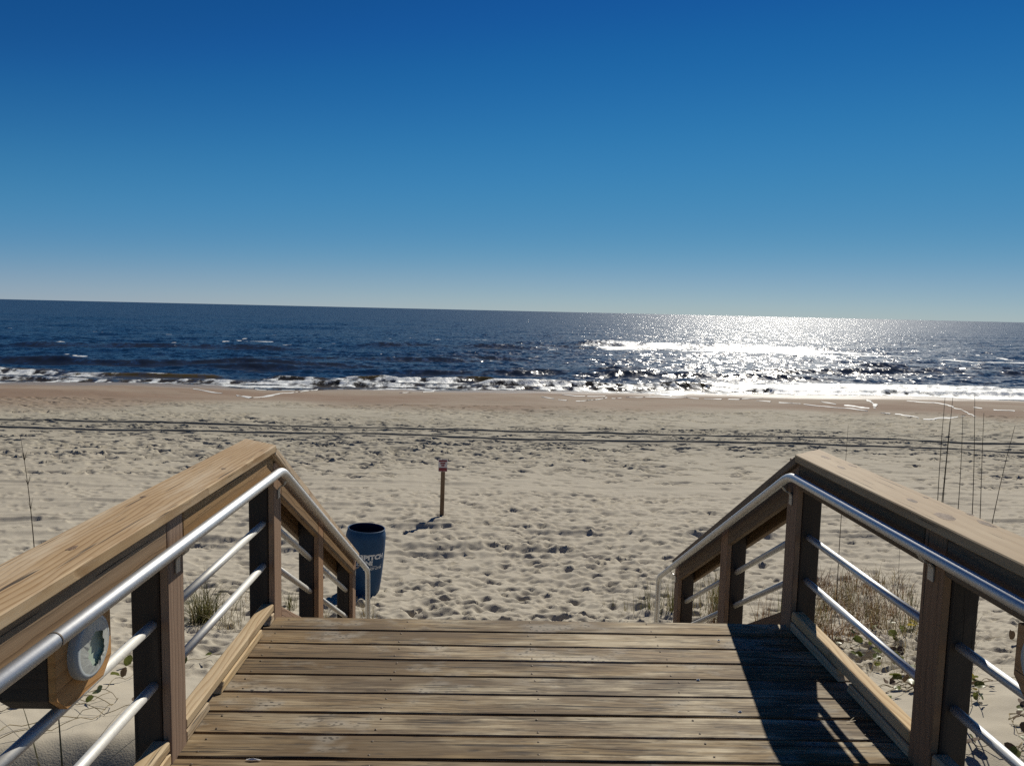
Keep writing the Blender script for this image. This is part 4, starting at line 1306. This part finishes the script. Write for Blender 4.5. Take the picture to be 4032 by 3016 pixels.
# tall bare stalks of sea oats
def stalks(x, y, h, lean_x, label, group, head=False, seed=0, rad=0.0068):
    rg_ = random.Random(seed)
    z = sand_z(x, y)
    n = 10
    pts, rads = [], []
    for i in range(n + 1):
        t_ = i / n
        pts.append((lean_x * t_ * (0.6 + 0.4 * t_) * h + 0.012 * math.sin(5 * t_ + seed), 0.03 * math.sin(3 * t_ + seed), h * t_ - 0.05))
        rads.append(rad * (1 - 0.75 * t_))
    me = tube_mesh(pts, rads, 5)
    me.materials.append(M['stalk_dark'])
    t = empty('sea_oat_stalk', (x, y, z), label, 'plant', group)
    o = bpy.data.objects.new('stem', me); link(o, t)
    v, f = [], []
    if head:
        for i in range(26):
            k = rg_.uniform(0.70, 1.0)
            b_ = Vector(pts[int(k * n)])
            blade(v, f, b_, rg_.uniform(0, 6.28), rg_.uniform(0.1, 0.5), rg_.uniform(0.05, 0.12), 0.004, 0.6, 3)
        o2 = bpy.data.objects.new('seed_head', from_data('seed_head', v, f)); o2['kind'] = 'stuff'; o2.data.materials.append(M['stalk_dark']); link(o2, t)
    else:
        for i in range(3):
            k = rg_.uniform(0.05, 0.5)
            blade(v, f, Vector(pts[int(k * n)]), rg_.uniform(0, 6.28), rg_.uniform(0.1, 0.3), rg_.uniform(0.1, 0.25), 0.004, 0.8, 4)
        o2 = bpy.data.objects.new('dry_leaf_blades', from_data('blades', v, f)); o2.data.materials.append(M['stalk_dark']); o2['kind'] = 'stuff'; link(o2, t)
    return t
RST = [  # base x, y, height, lean
    (2.820, 4.72, 2.28, -0.012, 'tall bare stalk second from left behind the right railing'),
    (2.865, 4.74, 2.28, -0.015, 'tall bare stalk third from left behind the right railing'),
    (2.800, 4.70, 2.13, -0.008, 'shorter bare stalk leftmost in the group behind the right railing'),
    (2.955, 4.76, 2.15, -0.020, 'bare stalk in the middle of the group behind the right railing'),
    (3.035, 4.72, 2.27, -0.025, 'tall bare stalk right of the middle one behind the right railing'),
    (3.105, 4.74, 2.14, -0.012, 'shorter upright bare stalk left of the slanting one behind the right railing'),
    (3.020, 4.70, 2.07, 0.115, 'rightmost bare stalk slanting to the right behind the right railing'),
]
for i, (x, y, h, lx, lab) in enumerate(RST):
    stalks(x + 0.12, y, h, lx, lab, 'bare stalks behind the right railing', seed=i, rad=0.0055)
stalks(4.62, 9.55, 2.55, -0.01, 'thin dark stalk rising behind the far right post', None, seed=21)
stalks(4.0, 7.0, 1.65, -0.05, 'short faint stalk showing just above the right cap board', None, seed=22, rad=0.003)
stalks(-3.62, 6.0, 2.0, -0.085, 'lone dark grass stalk with seed head left of the left railing', None, head=True, seed=23)

# clump close to the near left post
def near_clump():
    x, y = -2.55, 4.25
    z = sand_z(x, y)
    t = empty('sea_oats_clump', (x, y, z), 'dark arching sea oat blades low behind the nearest left railing pipes', 'plant', gl)
    rg_ = random.Random(5)
    v, f = [], []
    for (az, ln, le, dr, w) in ((0.5, 1.15, 0.75, 1.1, 0.010), (0.35, 1.0, 0.85, 1.5, 0.010), (2.2, 0.9, 0.2, 0.5, 0.012), (2.9, 0.8, 0.15, 0.3, 0.014), (3.4, 0.95, 0.3, 0.8, 0.010), (0.9, 0.7, 0.4, 0.8, 0.009), (4.4, 0.6, 0.5, 1.2, 0.009)):
        blade(v, f, (rg_.uniform(-.05, .05), rg_.uniform(-.05, .05), -0.02), az, le, ln, w, dr, 9)
    o = bpy.data.objects.new('long_blades', from_data('blades', v, f)); o.data.materials.append(M['stalk_purple']); o['kind'] = 'stuff'; link(o, t)
    v, f = [], []
    for _ in range(60):
        blade(v, f, (rg_.gauss(0, .09), rg_.gauss(0, .09), -0.02), rg_.uniform(0, 6.28), abs(rg_.gauss(0, .5)), rg_.uniform(.12, .4), 0.006, 1.4, 5)
    o = bpy.data.objects.new('base_blades', from_data('blades', v, f)); o.data.materials.append(M['stalk_dark']); o['kind'] = 'stuff'; link(o, t)
near_clump()
tuft(-3.15, 4.2, 'dark grass stems at the lower left edge behind the pipes', gl, 26, 0.75, 0.12, 'stalk_purple', 0.9, 0.35, 0.010)

# creeping vines: stems with round leaves
def leaf_mesh(kind, r_, seed):
    rg_ = random.Random(seed)
    n = 12
    v = [(0, 0, 0.004)]
    for k in range(n):
        a = 2 * math.pi * k / n
        rr_ = r_ * (1.0 + 0.08 * math.sin(2 * a)) * (0.72 if k == 6 else 1.0)
        v.append((rr_ * 1.15 * math.cos(a), rr_ * 0.85 * math.sin(a), 0.35 * r_ * abs(math.sin(a)) + rg_.uniform(-.003, .003)))
    f = [(0, 1 + k, 1 + (k + 1) % n) for k in range(n)]
    me = from_data('leaf', v, f)
    me.materials.append(M[kind])
    me.polygons.foreach_set('use_smooth', np.ones(len(me.polygons), bool))
    return me
LEAVES = {k: [leaf_mesh(k, r_, i) for i, r_ in enumerate((0.028, 0.036, 0.044))] for k in ('leaf_green', 'leaf_yellow', 'leaf_brown')}
def vine(x, y, label, group, n_stem=4, length=0.8, leaves=10, kinds=('leaf_green',), seed=0, lift=0.05):
    rg_ = random.Random(seed)
    z0 = sand_z(x, y)
    t = empty('beach_vine', (x, y, z0), label, 'vine', group)
    paths = []
    for s_ in range(n_stem):
        a = rg_.uniform(0, 6.28); px, py = 0.0, 0.0
        pts = []
        for i in range(14):
            pts.append(Vector((px, py, sand_z(x + px, y + py) - z0 + 0.006 + lift * abs(math.sin(i * 0.7 + s_)))))
            a += rg_.gauss(0, 0.35)
            px += math.cos(a) * length / 13; py += math.sin(a) * length / 13
        paths.append(pts)
        me = tube_mesh(pts, 0.0026, 4)
        me.materials.append(M['grass_mixed'])
        o = bpy.data.objects.new('stem', me); link(o, t)
    for i in range(leaves):
        p = rg_.choice(rg_.choice(paths))
        k = rg_.choice(kinds)
        o = bpy.data.objects.new('leaf', rg_.choice(LEAVES[k])); link(o, t)
        o.location = p + Vector((rg_.uniform(-.03, .03), rg_.uniform(-.03, .03), rg_.uniform(0.01, 0.07)))
        o.rotation_euler = (rg_.gauss(0, 0.6), rg_.gauss(0, 0.6), rg_.uniform(0, 6.28))
vr = 'vines right of the boardwalk'
G_, Y_, B_ = 'leaf_green', 'leaf_yellow', 'leaf_brown'
for i, (x, y, ns, ln, nl, kinds, lab) in enumerate((
        (3.30, 5.75, 7, 0.7, 34, (G_, G_, G_, Y_, B_), 'thick green vine clump against the right kerb by the near right post'),
        (3.55, 6.5, 6, 0.8, 24, (G_, G_, B_), 'green creeping vine in front of the thick clump right of the kerb'),
        (3.35, 7.2, 4, 0.8, 12, (G_, B_), 'creeping vine with few leaves near the far right post'),
        (4.2, 7.3, 5, 0.9, 14, (G_, G_, B_), 'leafy vine under the dry grass seen through the right pipes'),
        (4.9, 8.0, 5, 0.9, 10, (G_, Y_, B_), 'sparse vine right of the near right post among dry stems'),
        (3.75, 5.4, 5, 0.8, 9, (B_, G_), 'sparse brown-leaved vine behind the near right post'),
        (3.45, 4.65, 5, 0.55, 15, (B_, G_, B_), 'dark-leaved vine on bare sand right of the near right post'),
        (3.25, 4.25, 4, 0.45, 13, (B_, B_, G_), 'dark-leaved vine at the lower right corner'),
        (3.62, 4.72, 1, 0.2, 4, (Y_, B_), 'bright yellow vine leaf on the sand at the right edge'))):
    vine(x, y, lab, vr, ns, ln, nl, kinds, 50 + i)
for i, (x, y, ns, ln, nl, kinds, lab) in enumerate((
        (-2.75, 6.4, 5, 0.9, 12, (G_, B_, G_), 'creeping vine with small leaves on the sand behind the left kerb'),
        (-2.62, 4.95, 5, 0.9, 8, (G_, B_), 'thin curling vine on the sand below the broken left light'),
        (-3.4, 5.2, 5, 0.8, 7, (G_, B_), 'thin vine with scattered leaves at the lower left'))):
    vine(x, y, lab, 'vines left of the boardwalk', ns, ln, nl, kinds, 80 + i)

# ------------------------------------------------------------------ small litter on the deck
M['shell'] = plain('shell_white', (0.80, 0.79, 0.75), 0.6)
rgs = random.Random(4)
for i, (px, py, lab) in enumerate(((1.02, 2.86, 'white shell chip at the edge of the cast shadow on the deck'), (1.13, 3.52, 'white shell chip on the far right planks of the deck'),
                                   (0.92, 3.12, 'white shell chip left of the cast shadow on the deck'), (-0.82, 2.51, 'white splinter lying across the nearest plank gap at left'))):
    n = 7
    sx, sy = (0.009, 0.006) if i < 3 else (0.032, 0.006)
    v = [(sx * math.cos(6.28 * k / n) * rgs.uniform(.7, 1.2), sy * math.sin(6.28 * k / n) * rgs.uniform(.7, 1.2), 0.0) for k in range(n)] + [(0, 0, 0.006)]
    f = [(k, (k + 1) % n, n) for k in range(n)]
    me = from_data('chip', v, f); me.materials.append(M['shell'])
    o = bpy.data.objects.new('shell_chip', me); COL.objects.link(o); o.location = (px, py, 0.003)
    tag(o, lab, 'shell')
v, f = [], []
blade(v, f, (1.44, 2.80, 0.004), 0.5, 1.25, 0.12, 0.003, -0.3, 6)
blade(v, f, (1.42, 2.79, 0.004), 0.1, 1.45, 0.10, 0.002, 0.1, 5)
me = from_data('straw', v, f); me.materials.append(M['grass_mixed'])
o = bpy.data.objects.new('dry_straw', me); COL.objects.link(o)
tag(o, 'bent dry straw on the deck against the right kerb', 'straw')
